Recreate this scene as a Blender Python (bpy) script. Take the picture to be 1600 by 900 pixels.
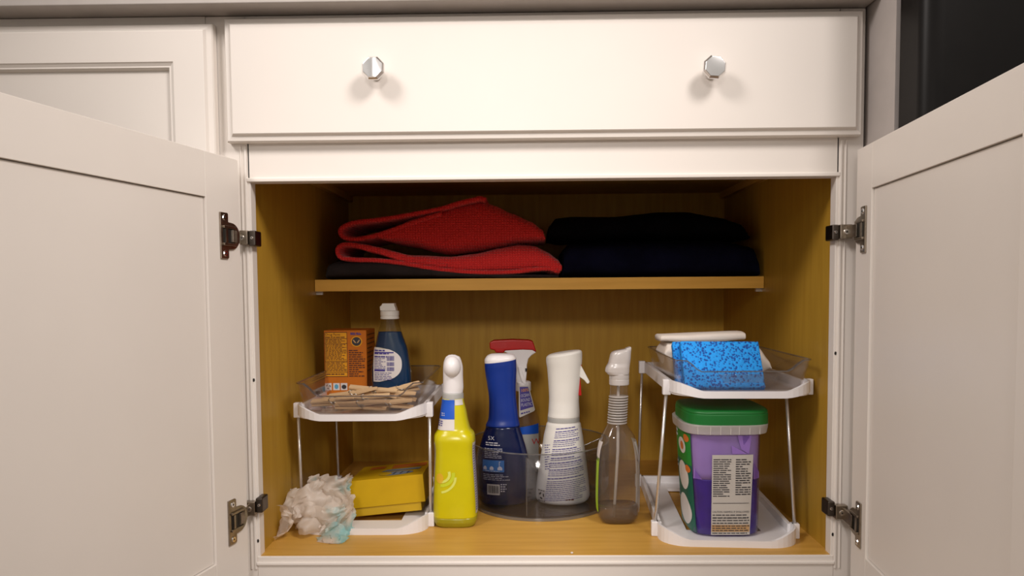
import bpy, bmesh, math, random
from mathutils import Vector, Matrix, noise as mnoise
R = math.radians
for o in list(bpy.data.objects): bpy.data.objects.remove(o)
scene = bpy.context.scene
C = scene.collection

# ------------------------------------------------------------------ camera, world, lights, exposure
def look(yaw, pitch, roll):
    y, p, r = R(yaw), R(pitch), R(roll)
    f = Vector((-math.sin(y)*math.cos(p), math.cos(y)*math.cos(p), -math.sin(p)))
    rt = Vector((math.cos(y), math.sin(y), 0)); up = rt.cross(f)
    a = math.cos(r)*rt + math.sin(r)*up; b = -math.sin(r)*rt + math.cos(r)*up
    return Matrix((a, b, -f)).transposed()
cd = bpy.data.cameras.new('camera'); cam = bpy.data.objects.new('camera', cd); C.objects.link(cam)
m = look(.8211, 2.9796, -.4396).to_4x4(); m.translation = (-.0241, -1.0394, .3912); cam.matrix_world = m
cd.sensor_width = 36; cd.lens = 36*1122.646/1600; cd.shift_x = -.00348; cd.shift_y = .03806
cd.clip_start = .02; cd.clip_end = 50
scene.camera = cam
scene.cycles.transparent_max_bounces = 40

w = bpy.data.worlds.new('kitchen_ambient'); scene.world = w; w.use_nodes = True
w.node_tree.nodes['Background'].inputs[0].default_value = (1, .92, .84, 1)
w.node_tree.nodes['Background'].inputs[1].default_value = .47
def lamp(name, loc, target, power, radius, cone, blend=1.0, col=(1, .915, .865)):
    d = bpy.data.lights.new(name, 'SPOT'); d.energy = power; d.shadow_soft_size = radius; d.color = col
    d.spot_size = R(cone); d.spot_blend = blend
    o = bpy.data.objects.new(name, d); C.objects.link(o); o.location = loc
    o.rotation_euler = (Vector(target)-Vector(loc)).to_track_quat('-Z', 'Y').to_euler()
    return o
lamp('ceiling_lamp', (-1.08, -1.05, 1.64), (.22, 0, .47), 86, .26, 60)
lamp('ceiling_lamp', (.80, -1.14, 1.68), (-.36, -.06, .42), 116, .26, 56)
lamp('front_fill_lamp', (-.20, -2.5, 1.20), (-.05, 0, .22), 80, .14, 30)  # unseen fill added in front to brighten the shelf edge and towels
vs = scene.view_settings
vs.view_transform = 'Standard'; vs.look = 'None'; vs.exposure = -0.13; vs.gamma = 1; vs.use_curve_mapping = False

# ------------------------------------------------------------------ materials
def srgb(r, g, b):
    f = lambda c: (c/255/12.92) if c/255 <= .04045 else ((c/255+.055)/1.055)**2.4
    return (f(r), f(g), f(b), 1)
def col(c): return c if len(c) == 4 else (*c, 1)
def newmat(name):
    m = bpy.data.materials.new(name); m.use_nodes = True
    nt = m.node_tree; return m, nt, nt.nodes['Principled BSDF']
def node(nt, t, **kw):
    n = nt.nodes.new(t)
    for k, v in kw.items():
        if k in n.inputs: n.inputs[k].default_value = v
        else: setattr(n, k, v)
    return n
def coords(nt, scale=(1, 1, 1), src='Object'):
    t = node(nt, 'ShaderNodeTexCoord'); mp = node(nt, 'ShaderNodeMapping'); mp.inputs['Scale'].default_value = scale
    nt.links.new(t.outputs[src], mp.inputs[0]); return mp.outputs[0]
def mat(name, c, rough=.5, metal=0, var=.06, nscale=30, bump=0, bscale=200, stretch=(1, 1, 1), c2=None, spec=.5, sheen=0, sss=0, coat=0):
    m, nt, b = newmat(name); c = col(c)
    c2 = col(c2) if c2 else (*[min(1, x*(1-var)) for x in c[:3]], 1)
    v = coords(nt, stretch)
    n = node(nt, 'ShaderNodeTexNoise', Scale=nscale, Detail=4.0); nt.links.new(v, n.inputs['Vector'])
    r = node(nt, 'ShaderNodeValToRGB'); r.color_ramp.elements[0].color = c2; r.color_ramp.elements[1].color = c
    r.color_ramp.elements[0].position = .35; r.color_ramp.elements[1].position = .65
    nt.links.new(n.outputs['Fac'], r.inputs[0]); nt.links.new(r.outputs[0], b.inputs['Base Color'])
    b.inputs['Roughness'].default_value = rough; b.inputs['Metallic'].default_value = metal
    b.inputs['Specular IOR Level'].default_value = spec
    if sheen: b.inputs['Sheen Weight'].default_value = sheen
    if coat: b.inputs['Coat Weight'].default_value = coat
    if sss:
        b.inputs['Subsurface Weight'].default_value = sss; b.inputs['Subsurface Radius'].default_value = (.01, .01, .01)
    if bump:
        n2 = node(nt, 'ShaderNodeTexNoise', Scale=bscale, Detail=3.0); nt.links.new(v, n2.inputs['Vector'])
        bp = node(nt, 'ShaderNodeBump', Strength=bump, Distance=.001); nt.links.new(n2.outputs['Fac'], bp.inputs['Height'])
        nt.links.new(bp.outputs[0], b.inputs['Normal'])
    return m
def clear(name, tint, refl=.05, haze=0, hcol=(.8, .8, .8), rough=.08):
    """thin clear plastic: tinted transparency, a fresnel gloss and a little haze"""
    m, nt, b = newmat(name); nt.nodes.remove(b); out = nt.nodes['Material Output']
    v = coords(nt); n = node(nt, 'ShaderNodeTexNoise', Scale=25.0); nt.links.new(v, n.inputs['Vector'])
    mx = node(nt, 'ShaderNodeMix', data_type='RGBA'); mx.inputs[6].default_value = col(tint)
    mx.inputs[7].default_value = (*[x*.96 for x in tint[:3]], 1); nt.links.new(n.outputs['Fac'], mx.inputs[0])
    tr = node(nt, 'ShaderNodeBsdfTransparent'); nt.links.new(mx.outputs[2], tr.inputs[0])
    df = node(nt, 'ShaderNodeBsdfDiffuse'); df.inputs[0].default_value = col(hcol)
    gl = node(nt, 'ShaderNodeBsdfGlossy'); gl.inputs['Roughness'].default_value = rough; gl.inputs[0].default_value = (1, 1, 1, 1)
    m1 = node(nt, 'ShaderNodeMixShader'); m1.inputs[0].default_value = haze
    nt.links.new(tr.outputs[0], m1.inputs[1]); nt.links.new(df.outputs[0], m1.inputs[2])
    fr = node(nt, 'ShaderNodeLayerWeight', Blend=.5)
    pw = node(nt, 'ShaderNodeMath', operation='POWER'); pw.inputs[1].default_value = 4.0; nt.links.new(fr.outputs['Facing'], pw.inputs[0])
    ad = node(nt, 'ShaderNodeMath', operation='MULTIPLY_ADD'); ad.inputs[1].default_value = .55; ad.inputs[2].default_value = refl; ad.use_clamp = True
    nt.links.new(pw.outputs[0], ad.inputs[0])
    m2 = node(nt, 'ShaderNodeMixShader'); nt.links.new(ad.outputs[0], m2.inputs[0])
    nt.links.new(m1.outputs[0], m2.inputs[1]); nt.links.new(gl.outputs[0], m2.inputs[2]); nt.links.new(m2.outputs[0], out.inputs[0])
    return m
def wood(name, c, c2, axis):
    st = [14, 14, 14]; st[axis] = 1.2
    m = mat(name, c, .38, 0, nscale=6, stretch=st, c2=c2, bump=.04, bscale=30, spec=.22)
    return m
def knit(name, c, c2, sx, sz, strength=.9):
    m, nt, b = newmat(name); v = coords(nt)
    def wav(dirn, s):
        n = node(nt, 'ShaderNodeTexWave', Scale=s, Distortion=1.6, wave_type='BANDS', bands_direction=dirn)
        n.inputs['Detail'].default_value = 1; n.inputs['Detail Scale'].default_value = 3
        nt.links.new(v, n.inputs['Vector']); return n.outputs['Fac']
    a, d = wav('X', sx), wav('Z', sz)
    mu = node(nt, 'ShaderNodeMath', operation='MULTIPLY'); nt.links.new(a, mu.inputs[0]); nt.links.new(d, mu.inputs[1])
    r = node(nt, 'ShaderNodeValToRGB'); r.color_ramp.elements[0].color = col(c2); r.color_ramp.elements[1].color = col(c); r.color_ramp.elements[1].position = .6
    nt.links.new(mu.outputs[0], r.inputs[0]); nt.links.new(r.outputs[0], b.inputs['Base Color'])
    bp = node(nt, 'ShaderNodeBump', Strength=strength, Distance=.002); nt.links.new(mu.outputs[0], bp.inputs['Height']); nt.links.new(bp.outputs[0], b.inputs['Normal'])
    b.inputs['Roughness'].default_value = .95; b.inputs['Specular IOR Level'].default_value = .1; b.inputs['Sheen Weight'].default_value = .15
    return m
def sponge_mat():
    m, nt, b = newmat('blue_sponge'); v = coords(nt)
    vo = node(nt, 'ShaderNodeTexVoronoi', Scale=260.0); nz = node(nt, 'ShaderNodeTexNoise', Scale=90.0, Detail=3.0)
    nt.links.new(v, nz.inputs['Vector']); nt.links.new(v, vo.inputs['Vector'])
    mu = node(nt, 'ShaderNodeMath', operation='ADD'); nt.links.new(vo.outputs['Distance'], mu.inputs[0]); nt.links.new(nz.outputs['Fac'], mu.inputs[1])
    r = node(nt, 'ShaderNodeValToRGB'); e = r.color_ramp.elements
    e[0].position = .50; e[0].color = (.003, .07, .36, 1); e[1].position = .63; e[1].color = (.012, .33, .92, 1)
    sc = node(nt, 'ShaderNodeMath', operation='MULTIPLY'); sc.inputs[1].default_value = .62; nt.links.new(mu.outputs[0], sc.inputs[0])
    nt.links.new(sc.outputs[0], r.inputs[0]); nt.links.new(r.outputs[0], b.inputs['Base Color'])
    bp = node(nt, 'ShaderNodeBump', Strength=.7, Distance=.002); nt.links.new(mu.outputs[0], bp.inputs['Height']); nt.links.new(bp.outputs[0], b.inputs['Normal'])
    b.inputs['Roughness'].default_value = .8; return m
def wrap_mat():
    m, nt, b = newmat('crumpled_film'); out = nt.nodes['Material Output']
    tc = node(nt, 'ShaderNodeTexCoord'); n = node(nt, 'ShaderNodeTexNoise', Scale=26.0, Detail=3.0); nt.links.new(tc.outputs['Object'], n.inputs['Vector'])
    sp = node(nt, 'ShaderNodeSeparateXYZ'); nt.links.new(tc.outputs['Object'], sp.inputs[0])
    ma = node(nt, 'ShaderNodeMath', operation='MULTIPLY_ADD'); ma.inputs[1].default_value = 3.2; nt.links.new(sp.outputs['X'], ma.inputs[0]); nt.links.new(n.outputs['Fac'], ma.inputs[2])
    r = node(nt, 'ShaderNodeValToRGB'); e = r.color_ramp.elements
    e[0].position = .57; e[0].color = (.88, .80, .72, 1); e[1].position = .78; e[1].color = (.30, .66, .70, 1)
    nt.links.new(ma.outputs[0], r.inputs[0]); nt.links.new(r.outputs[0], b.inputs['Base Color'])
    b.inputs['Roughness'].default_value = .35
    tl = node(nt, 'ShaderNodeBsdfTranslucent'); nt.links.new(r.outputs[0], tl.inputs[0])
    tr = node(nt, 'ShaderNodeBsdfTransparent')
    m1 = node(nt, 'ShaderNodeMixShader'); m1.inputs[0].default_value = .4; nt.links.new(b.outputs[0], m1.inputs[1]); nt.links.new(tl.outputs[0], m1.inputs[2])
    m2 = node(nt, 'ShaderNodeMixShader'); m2.inputs[0].default_value = .28; nt.links.new(m1.outputs[0], m2.inputs[1]); nt.links.new(tr.outputs[0], m2.inputs[2])
    nt.links.new(m2.outputs[0], out.inputs[0]); return m
M = dict(
    paint=mat('white_paint', (.80, .748, .695), .42, var=.02, nscale=8, bump=.02, bscale=60),
    panel_paint=mat('white_panel_paint', (.79, .738, .685), .42, var=.02, nscale=8, bump=.02, bscale=60),
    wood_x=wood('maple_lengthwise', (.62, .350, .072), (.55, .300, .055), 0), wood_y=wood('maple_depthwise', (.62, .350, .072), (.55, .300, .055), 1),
    wood_lit_edge=wood('maple_lit_edge', (.82, .46, .085), (.74, .40, .07), 0), wood_back=wood('maple_back_panel', (.58, .345, .048), (.51, .29, .038), 2),  # shelf edge maple is lightened, painting in the light on its front
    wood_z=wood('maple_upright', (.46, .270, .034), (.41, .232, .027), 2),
    counter=mat('stone_counter', (.50, .46, .43), .4, var=.06, nscale=30),
    chrome=mat('chrome', (.95, .94, .94), .18, 1, var=.02), nickel=mat('worn_nickel', (.42, .36, .29), .32, 1, var=.3, nscale=60),
    dark_metal=mat('dark_metal', (.13, .11, .095), .35, 1, var=.3, nscale=60), black=mat('black_plastic', (.012, .011, .010), .4),
    wire=mat('wire', (.75, .72, .70), .25, .7), white=mat('white_plastic', (.83, .81, .82), .35, var=.02), ivory=mat('off_white_plastic', (.75, .735, .69), .38, var=.02, sss=.05),
    grey=mat('grey_plastic', (.42, .42, .40), .4), fridge_side=mat('grey_appliance_side', (.45, .41, .39), .5, bump=.05, bscale=400),
    fridge=mat('black_appliance', (.007, .0058, .0054), .40, var=.2, spec=.18), rubber=mat('rubber', (.006, .006, .006), .7),
    floor=mat('kitchen_floor', (.30, .20, .12), .4, var=.3, nscale=5, stretch=(1, 10, 1)), wall=mat('wall_paint', (.62, .56, .48), .8, var=.03),
    red_knit=knit('red_knit', (.92, .048, .048), (.66, .026, .026), 62, 70), grey_cloth=mat('charcoal_cloth', (.035, .028, .028), .95, bump=.5, bscale=500, spec=.1, var=.3),
    navy=mat('navy_cloth', (.0042, .0045, .016), .95, bump=.5, bscale=500, spec=.05, var=.4), black_cloth=mat('black_cloth', (.0030, .0028, .0045), .95, bump=.5, bscale=500, spec=.05, var=.4),
    bin=clear('smoky_clear_plastic', (.92, .905, .90), .025, .012), binrim=clear('smoky_bin_rim', (.55, .52, .52), .10, .06), table=clear('grey_clear_plastic', (.84, .84, .86), .022, .012, (.4, .4, .42)), tablerim=clear('grey_turntable_rim', (.62, .62, .64), .10, .10),
    clear=clear('clear_plastic', (.92, .90, .88), .03, .035, (.75, .68, .62)), frost=clear('frosted_plastic', (.8, .78, .75), .06, .5, (.72, .68, .65), .2),
    frost_head=clear('milky_plastic', (.8, .78, .75), .06, .62, (.74, .70, .68), .25), clearneck=clear('clear_soap_plastic', (.86, .86, .78), .03, .01, (.6, .6, .5)),
    yellow=mat('yellow_liquid_plastic', (.61, .545, .003), .25, var=.05, sss=.1), olive=mat('olive_bottle_foot', (.34, .30, .012), .2, var=.1),
    blue=mat('blue_plastic', (.003, .030, .25), .32, var=.1), deepblue=mat('deep_blue_plastic', (.002, .008, .060), .16, var=.25, nscale=12), band=mat('light_blue_print', (.02, .14, .42), .35), label_blue=mat('label_blue', (.005, .09, .55), .4),
    soap=mat('blue_soap', (.002, .045, .17), .3, var=.25, nscale=14, spec=.3), label=mat('paper_white_label', (.70, .66, .64), .5, var=.03), label2=mat('grey_white_label', (.55, .52, .48), .45, var=.03),
    ink=mat('dark_ink', (.03, .028, .035), .6), inkblue=mat('indigo_ink', (.06, .045, .26), .6), inkwhite=mat('white_ink', (.55, .55, .62), .6), inkred=mat('red_ink', (.5, .02, .02), .6), inkbrown=mat('brown_ink', (.10, .022, .006), .6),
    orange=mat('orange_card', (.56, .155, .008), .6, spec=.3), orange2=mat('amber_print', (.80, .36, .015), .6, spec=.3), ybox=mat('yellow_card', (.60, .37, .001), .6, spec=.3), ybox2=mat('yellow_card_tray', (.58, .36, .003), .5), oprint=mat('orange_print', (.62, .16, .02), .5), bprint=mat('grey_blue_print', (.20, .25, .32), .5), cyan=mat('cyan_print', (.10, .35, .55), .5),
    red=mat('red_plastic', (.50, .012, .010), .3, var=.08), lime=mat('lime_print', (.42, .66, .02), .45), lemon=mat('lemon_print', (.58, .66, .02), .45), limelight=mat('lime_light_print', (.72, .76, .14), .45), peach=mat('lemon_blush_print', (.72, .44, .02), .45), sponge=sponge_mat(), cloth=mat('white_cloth', (.74, .67, .60), .9, bump=.4, bscale=300),
    pin=mat('pine', (.72, .50, .28), .6, var=.2, nscale=10, stretch=(1, 12, 12)), steel=mat('steel_wire', (.5, .5, .5), .3, 1), lid=mat('green_lid', (.003, .15, .022), .42, var=.05), green=mat('green_label', (.015, .24, .03), .4), teal=mat('teal_label', (.006, .115, .075), .4),
    pods=mat('purple_pods', (.040, .004, .26), .4, var=.3, nscale=40), lav=mat('lavender_print', (.50, .38, .66), .35, var=.12, nscale=14), violet=mat('violet_print', (.30, .17, .56), .35), tub=clear('violet_tub', (.80, .74, .90), .035, .06, (.35, .25, .6)), tan=mat('tan_print', (.55, .33, .15), .5), film=wrap_mat(), bore=mat('dark_bore', (.02, .015, .012), .8))

# ------------------------------------------------------------------ mesh helpers
class Mesh:
    def __init__(s): s.v = []; s.f = []
    def add(s, vs_, fs): n = len(s.v); s.v += [tuple(v) for v in vs_]; s.f += [tuple(i+n for i in f) for f in fs]; return s
    def box(s, x0, x1, y0, y1, z0, z1):
        return s.add([(x0, y0, z0), (x1, y0, z0), (x1, y1, z0), (x0, y1, z0), (x0, y0, z1), (x1, y0, z1), (x1, y1, z1), (x0, y1, z1)],
                     [(0, 3, 2, 1), (4, 5, 6, 7), (0, 1, 5, 4), (1, 2, 6, 5), (2, 3, 7, 6), (3, 0, 4, 7)])
    def prism(s, pts, a0, a1, axis=1):
        """polygon in the plane across `axis`, drawn out from a0 to a1"""
        def p(u, v, a): return {0: (a, u, v), 1: (u, a, v), 2: (u, v, a)}[axis]
        n = len(pts)
        return s.add([p(u, v, a0) for u, v in pts]+[p(u, v, a1) for u, v in pts],
                     [tuple(range(n)), tuple(range(2*n-1, n-1, -1))]+[(i, n+i, n+(i+1) % n, (i+1) % n) for i in range(n)])
    def rings(s, rings, cap=True):
        n = len(rings[0]); k = len(s.v)
        for r in rings: s.v += [tuple(p) for p in r]
        for j in range(len(rings)-1):
            for i in range(n):
                a = k+j*n+i; b = k+j*n+(i+1) % n; s.f.append((a, b, b+n, a+n))
        if cap:
            s.f.append(tuple(k+i for i in reversed(range(n)))); q = k+(len(rings)-1)*n; s.f.append(tuple(q+i for i in range(n)))
        return s
    def tube(s, pts, r, n=8):
        pts = [Vector(p) for p in pts]; rr = []
        for i, p in enumerate(pts):
            d = (pts[min(i+1, len(pts)-1)]-pts[max(i-1, 0)]).normalized()
            u = d.cross(Vector((.31, .77, .55))).normalized(); v = d.cross(u)
            rr.append([p+r*(math.cos(t)*u+math.sin(t)*v) for t in [2*math.pi*k/n for k in range(n)]])
        return s.rings(rr)
    def ell(s, c, r, n=20, k=12):
        rr = []
        for j in range(1, k):
            t = math.pi*j/k
            rr.append([(c[0]+r[0]*math.sin(t)*math.cos(2*math.pi*i/n), c[1]+r[1]*math.sin(t)*math.sin(2*math.pi*i/n), c[2]-r[2]*math.cos(t)) for i in range(n)])
        return s.rings(rr)
    def grid(s, fn, nu, nv):
        k = len(s.v)
        for j in range(nv+1):
            for i in range(nu+1): s.v.append(tuple(fn(i/nu, j/nv)))
        for j in range(nv):
            for i in range(nu):
                a = k+j*(nu+1)+i; s.f.append((a, a+1, a+nu+2, a+nu+1))
        return s
def link(name, mesh, m, loc=(0, 0, 0), smooth=False, parent=None, bevel=0, solid=0, local=False, sub=0):
    me = bpy.data.meshes.new(name)
    L = Vector((0, 0, 0)) if local else Vector(loc)
    me.from_pydata([Vector(v)-L for v in mesh.v], [], mesh.f)
    bm = bmesh.new(); bm.from_mesh(me)
    if not solid: bmesh.ops.recalc_face_normals(bm, faces=bm.faces)
    bm.to_mesh(me); bm.free(); me.materials.append(M[m] if isinstance(m, str) else m)
    if smooth:
        for p in me.polygons: p.use_smooth = True
    o = bpy.data.objects.new(name, me); C.objects.link(o)
    if parent: o.parent = parent
    else: o.location = loc
    if solid: md = o.modifiers.new('thickness', 'SOLIDIFY'); md.thickness = solid; md.offset = 0
    if bevel:
        md = o.modifiers.new('bevel', 'BEVEL'); md.width = bevel; md.segments = 3; md.limit_method = 'ANGLE'; md.angle_limit = R(35)
        for p in me.polygons: p.use_smooth = True
        md.harden_normals = False
        w = o.modifiers.new('shade', 'WEIGHTED_NORMAL'); w.keep_sharp = True
    if sub: md = o.modifiers.new('sub', 'SUBSURF'); md.levels = sub; md.render_levels = sub
    return o
def tag(o, label, cat, group=None, kind=None):
    o['label'] = label; o['category'] = cat
    if group: o['group'] = group
    if kind: o['kind'] = kind
    return o
class Thing:
    def __init__(s, name, label, cat, loc, rot=(0, 0, 0), group=None):
        e = bpy.data.objects.new(name, None); C.objects.link(e); e.location = loc; e.rotation_euler = rot; e.empty_display_size = .02
        tag(e, label, cat, group); s.e = e; s.loc = loc
    def part(s, name, mesh, m, smooth=False, parent=None, local=False, label=None, **k):
        o = link(name, mesh, m, s.loc, smooth, parent or s.e, local=local, **k)
        if label: o['label'] = label
        return o
def spow(c, e): return math.copysign(abs(c)**(2/e), c)
class Loft:
    """bottle body: rows of (z, centre x, half width, half depth, squareness, slope)"""
    def __init__(s, rows, cy, n=44, sub=5):
        P = [tuple(r)+(2.0,)*(5-len(r))+((0.0,) if len(r) < 6 else ()) for r in rows]
        P = [p if len(p) == 6 else p[:5]+(0.0,) for p in P]
        P.sort(key=lambda p: p[0]); out = []
        for i in range(len(P)-1):
            a, b, c_, d = P[max(i-1, 0)], P[i], P[i+1], P[min(i+2, len(P)-1)]
            for k in range(sub):
                t = k/sub; h = []
                for q in range(6):
                    if q == 0: h.append(b[0]+(c_[0]-b[0])*t); continue
                    m1 = .5*(c_[q]-a[q]); m2 = .5*(d[q]-b[q])
                    if (c_[q]-b[q])*(b[q]-a[q]) <= 0: m1 = 0
                    if (d[q]-c_[q])*(c_[q]-b[q]) <= 0: m2 = 0
                    lim = 3*abs(c_[q]-b[q]); m1 = max(-lim, min(lim, m1)); m2 = max(-lim, min(lim, m2))
                    t2, t3 = t*t, t*t*t
                    h.append((2*t3-3*t2+1)*b[q]+(t3-2*t2+t)*m1+(-2*t3+3*t2)*c_[q]+(t3-t2)*m2)
                out.append(tuple(h))
        out.append(P[-1]); s.r = out; s.cy = cy; s.n = n
    def mesh(s, z0=-9, z1=9, shrink=0, cap=True):
        rr = []
        rows = [r for r in s.r if z0 <= r[0] <= z1]
        if z0 > s.r[0][0]: rows = [s.at(z0)]+rows
        if z1 < s.r[-1][0]: rows = rows+[s.at(z1)]
        for z, cx, rx, ry, e, sl in rows:
            ring = []
            for i in range(s.n):
                t = 2*math.pi*i/s.n; x = (rx-shrink)*spow(math.cos(t), e); y = (ry-shrink)*spow(math.sin(t), e)
                ring.append((cx+x, s.cy+y, z+sl*x))
            rr.append(ring)
        return Mesh().rings(rr, cap)
    def at(s, z):
        r = s.r
        if z <= r[0][0]: return r[0]
        for i in range(len(r)-1):
            if z <= r[i+1][0]:
                t = (z-r[i][0])/max(1e-9, r[i+1][0]-r[i][0]); return tuple(a+(b-a)*t for a, b in zip(r[i], r[i+1]))
        return r[-1]
    def front(s, off=.0006):
        def S(x, z):
            _, cx, rx, ry, e, sl = s.at(z); u = max(-.985, min(.985, (x-cx)/rx)); d = (1-abs(u)**e)**(1/e)
            v = Vector((u*rx, -ry*d, 0)); n = Vector((spow(u, 2/(e-1)) if e > 2 else u/rx, -d**(e-1)/ry if e <= 2 else -d, 0))
            n = Vector((math.copysign(abs(u)**(e-1), u)/rx, -(d**(e-1))/ry, 0)).normalized()
            return Vector((cx, s.cy, z))+v+n*off
        return S
    def side(s, sgn, off=.0006):
        def S(y, z):
            _, cx, rx, ry, e, sl = s.at(z); u = max(-.985, min(.985, (y-s.cy)/ry)); d = (1-abs(u)**e)**(1/e)
            return Vector((cx+sgn*(rx*d+off), s.cy+u*ry, z))
        return S
def patch(S, a0, a1, z0, z1, nu=14, nv=8):
    f = (lambda v: a0, lambda v: a1)
    if callable(a0): f = (a0, a1)
    return Mesh().grid(lambda u, v: S(f[0](z0+(z1-z0)*v)*(1-u)+f[1](z0+(z1-z0)*v)*u, z0+(z1-z0)*v), nu, nv)
def disc(S, a, z, ra, rz, n=24, k=4):
    m = Mesh(); rr = [[S(a+ra*j/k*math.cos(2*math.pi*i/n), z+rz*j/k*math.sin(2*math.pi*i/n)) for i in range(n)] for j in range(1, k+1)]
    m.rings(rr, False); m.f.append(tuple(range(n))); return m
def dashes(S, a0, a1, z0, z1, lines, seed, h=.5, m=None, slope=0, word=(.003, .009), gap=.0012, ragged=.35, heavy=()):
    rd = random.Random(seed); m = m or Mesh(); dz = (z1-z0)/lines
    for i in range(lines):
        z = z1-(i+.5)*dz; a = a0; end = a1-(a1-a0)*ragged*rd.random() if rd.random() < .5 else a1
        hh = dz*h*.5*(1.5 if i in heavy else 1)
        while a < end-word[0]*.4:
            wd = min(rd.uniform(*word), end-a); zz = z+slope*(a-a0)
            m.add([S(a, zz-hh), S(a+wd, zz-hh+slope*wd), S(a+wd, zz+hh+slope*wd), S(a, zz+hh)], [(0, 1, 2, 3)]); a += wd+gap
    return m
def lettering(S, text, a, z, size, m=None, align='LEFT', slope=0, width=None, flip=False):
    cu = bpy.data.curves.new('lettering', 'FONT'); cu.body = text; cu.size = size; cu.align_x = align; cu.resolution_u = 2
    o = bpy.data.objects.new('lettering', cu); C.objects.link(o); bpy.context.view_layer.update()
    dg = bpy.context.evaluated_depsgraph_get(); me = bpy.data.meshes.new_from_object(o.evaluated_get(dg))
    m = m or Mesh(); xs = [v.co.x for v in me.vertices]; k = 1
    if width and xs: k = width/(max(xs)-min(xs))
    sg = -1 if flip else 1
    m.add([S(a+sg*v.co.x*k, z+v.co.y+slope*v.co.x*k) for v in me.vertices], [tuple(p.vertices) for p in me.polygons])
    bpy.data.objects.remove(o); bpy.data.meshes.remove(me); bpy.data.curves.remove(cu); return m
def struct(name, mesh, m, **k):
    o = link(name, mesh, m, **k); o['kind'] = 'structure'; return o

# ------------------------------------------------------------------ the room
ZF = -.14
struct('floor', Mesh().box(-3, 3, -5, .75, ZF-.02, ZF), 'floor')
struct('wall_back', Mesh().box(-3, 3, .63, .75, ZF, 2.4), 'wall')

# ------------------------------------------------------------------ the sink cabinet
HX = .4225
cab = Thing('sink_cabinet', 'white cabinet with both doors swung open and one wide drawer front', 'cabinet', (0, .3, ZF))
def side(x0, x1): return Mesh().box(x0, x1, .019, .60, -.06, .78)
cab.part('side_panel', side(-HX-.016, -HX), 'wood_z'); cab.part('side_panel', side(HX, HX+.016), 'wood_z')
cab.part('back_panel', Mesh().box(-HX, HX, .588, .60, 0, .604), 'wood_back')
cab.part('bottom_panel', Mesh().box(-HX, HX, .002, .60, -.016, 0), 'wood_x')
cab.part('top_panel', Mesh().box(-HX, HX, .019, .60, .604, .618), 'wood_x')
for s in (-1, 1):
    cab.part('cleat', Mesh().box(min(s*HX, s*(HX-.012)), max(s*HX, s*(HX-.012)), .03, .58, .590, .604), 'wood_y')
cab.part('toe_kick', Mesh().box(-HX, HX, .07, .085, ZF, -.06), 'paint')
# face frame with a bead round the opening
def bead(m, a, b, r=.0032): return m.tube([a, b], r, 10)
for s in (-1, 1):
    xi, xo = s*.4195, s*(.4575 if s > 0 else .478)
    o = cab.part('stile', Mesh().box(min(xi, xo), max(xi, xo), 0, .019, -.06, .783), 'paint', bevel=.0012)
    cab.part('bead', Mesh().box(min(s*.4275, s*.4235), max(s*.4275, s*.4235), -.0025, .002, -.02, .60).box(min(s*.4335, s*.431), max(s*.4335, s*.431), -.0018, .002, -.02, .60), 'paint', parent=o, bevel=.0012)
    for z in ((.262, .023) if s < 0 else (.2959, .0303)):
        cab.part('screw_hole', Mesh().rings([[(s*.4222+.0016*math.cos(t), -.0006+dy, z+.0026*math.sin(t)) for t in [2*math.pi*k/12 for k in range(12)]] for dy in (0, .0008)]), 'bore', parent=o)
top_rail = cab.part('rail', Mesh().box(-.4235, .4235, 0, .019, .5485, .783), 'paint', bevel=.0012)
cab.part('bead', Mesh().box(-.4245, .4245, -.003, .004, .5485, .5545), 'paint', parent=top_rail, bevel=.0015)
low_rail = cab.part('rail', Mesh().box(-.4235, .4235, -.001, .019, -.06, -.0005), 'paint', bevel=.0012)
cab.part('bead', Mesh().box(-.4245, .4245, -.004, .004, -.0135, -.0085), 'paint', parent=low_rail, bevel=.0015)
# shelf on its pins
sh = cab.part('shelf', Mesh().box(-HX+.001, HX-.001, .3145, .587, .3905, .4125), 'wood_x')
cab.part('lit_edge_band', Mesh().box(-HX+.001, HX-.001, .3132, .3145, .3905, .4125), 'wood_lit_edge', parent=sh)  # front strip in the lightened maple, so the shelf edge looks lit
for s in (-1, 1):
    cab.part('shelf_pin', Mesh().box(min(s*HX, s*(HX-.012)), max(s*HX, s*(HX-.012)), .325, .333, .384, .3905), 'wire', parent=sh)
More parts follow.
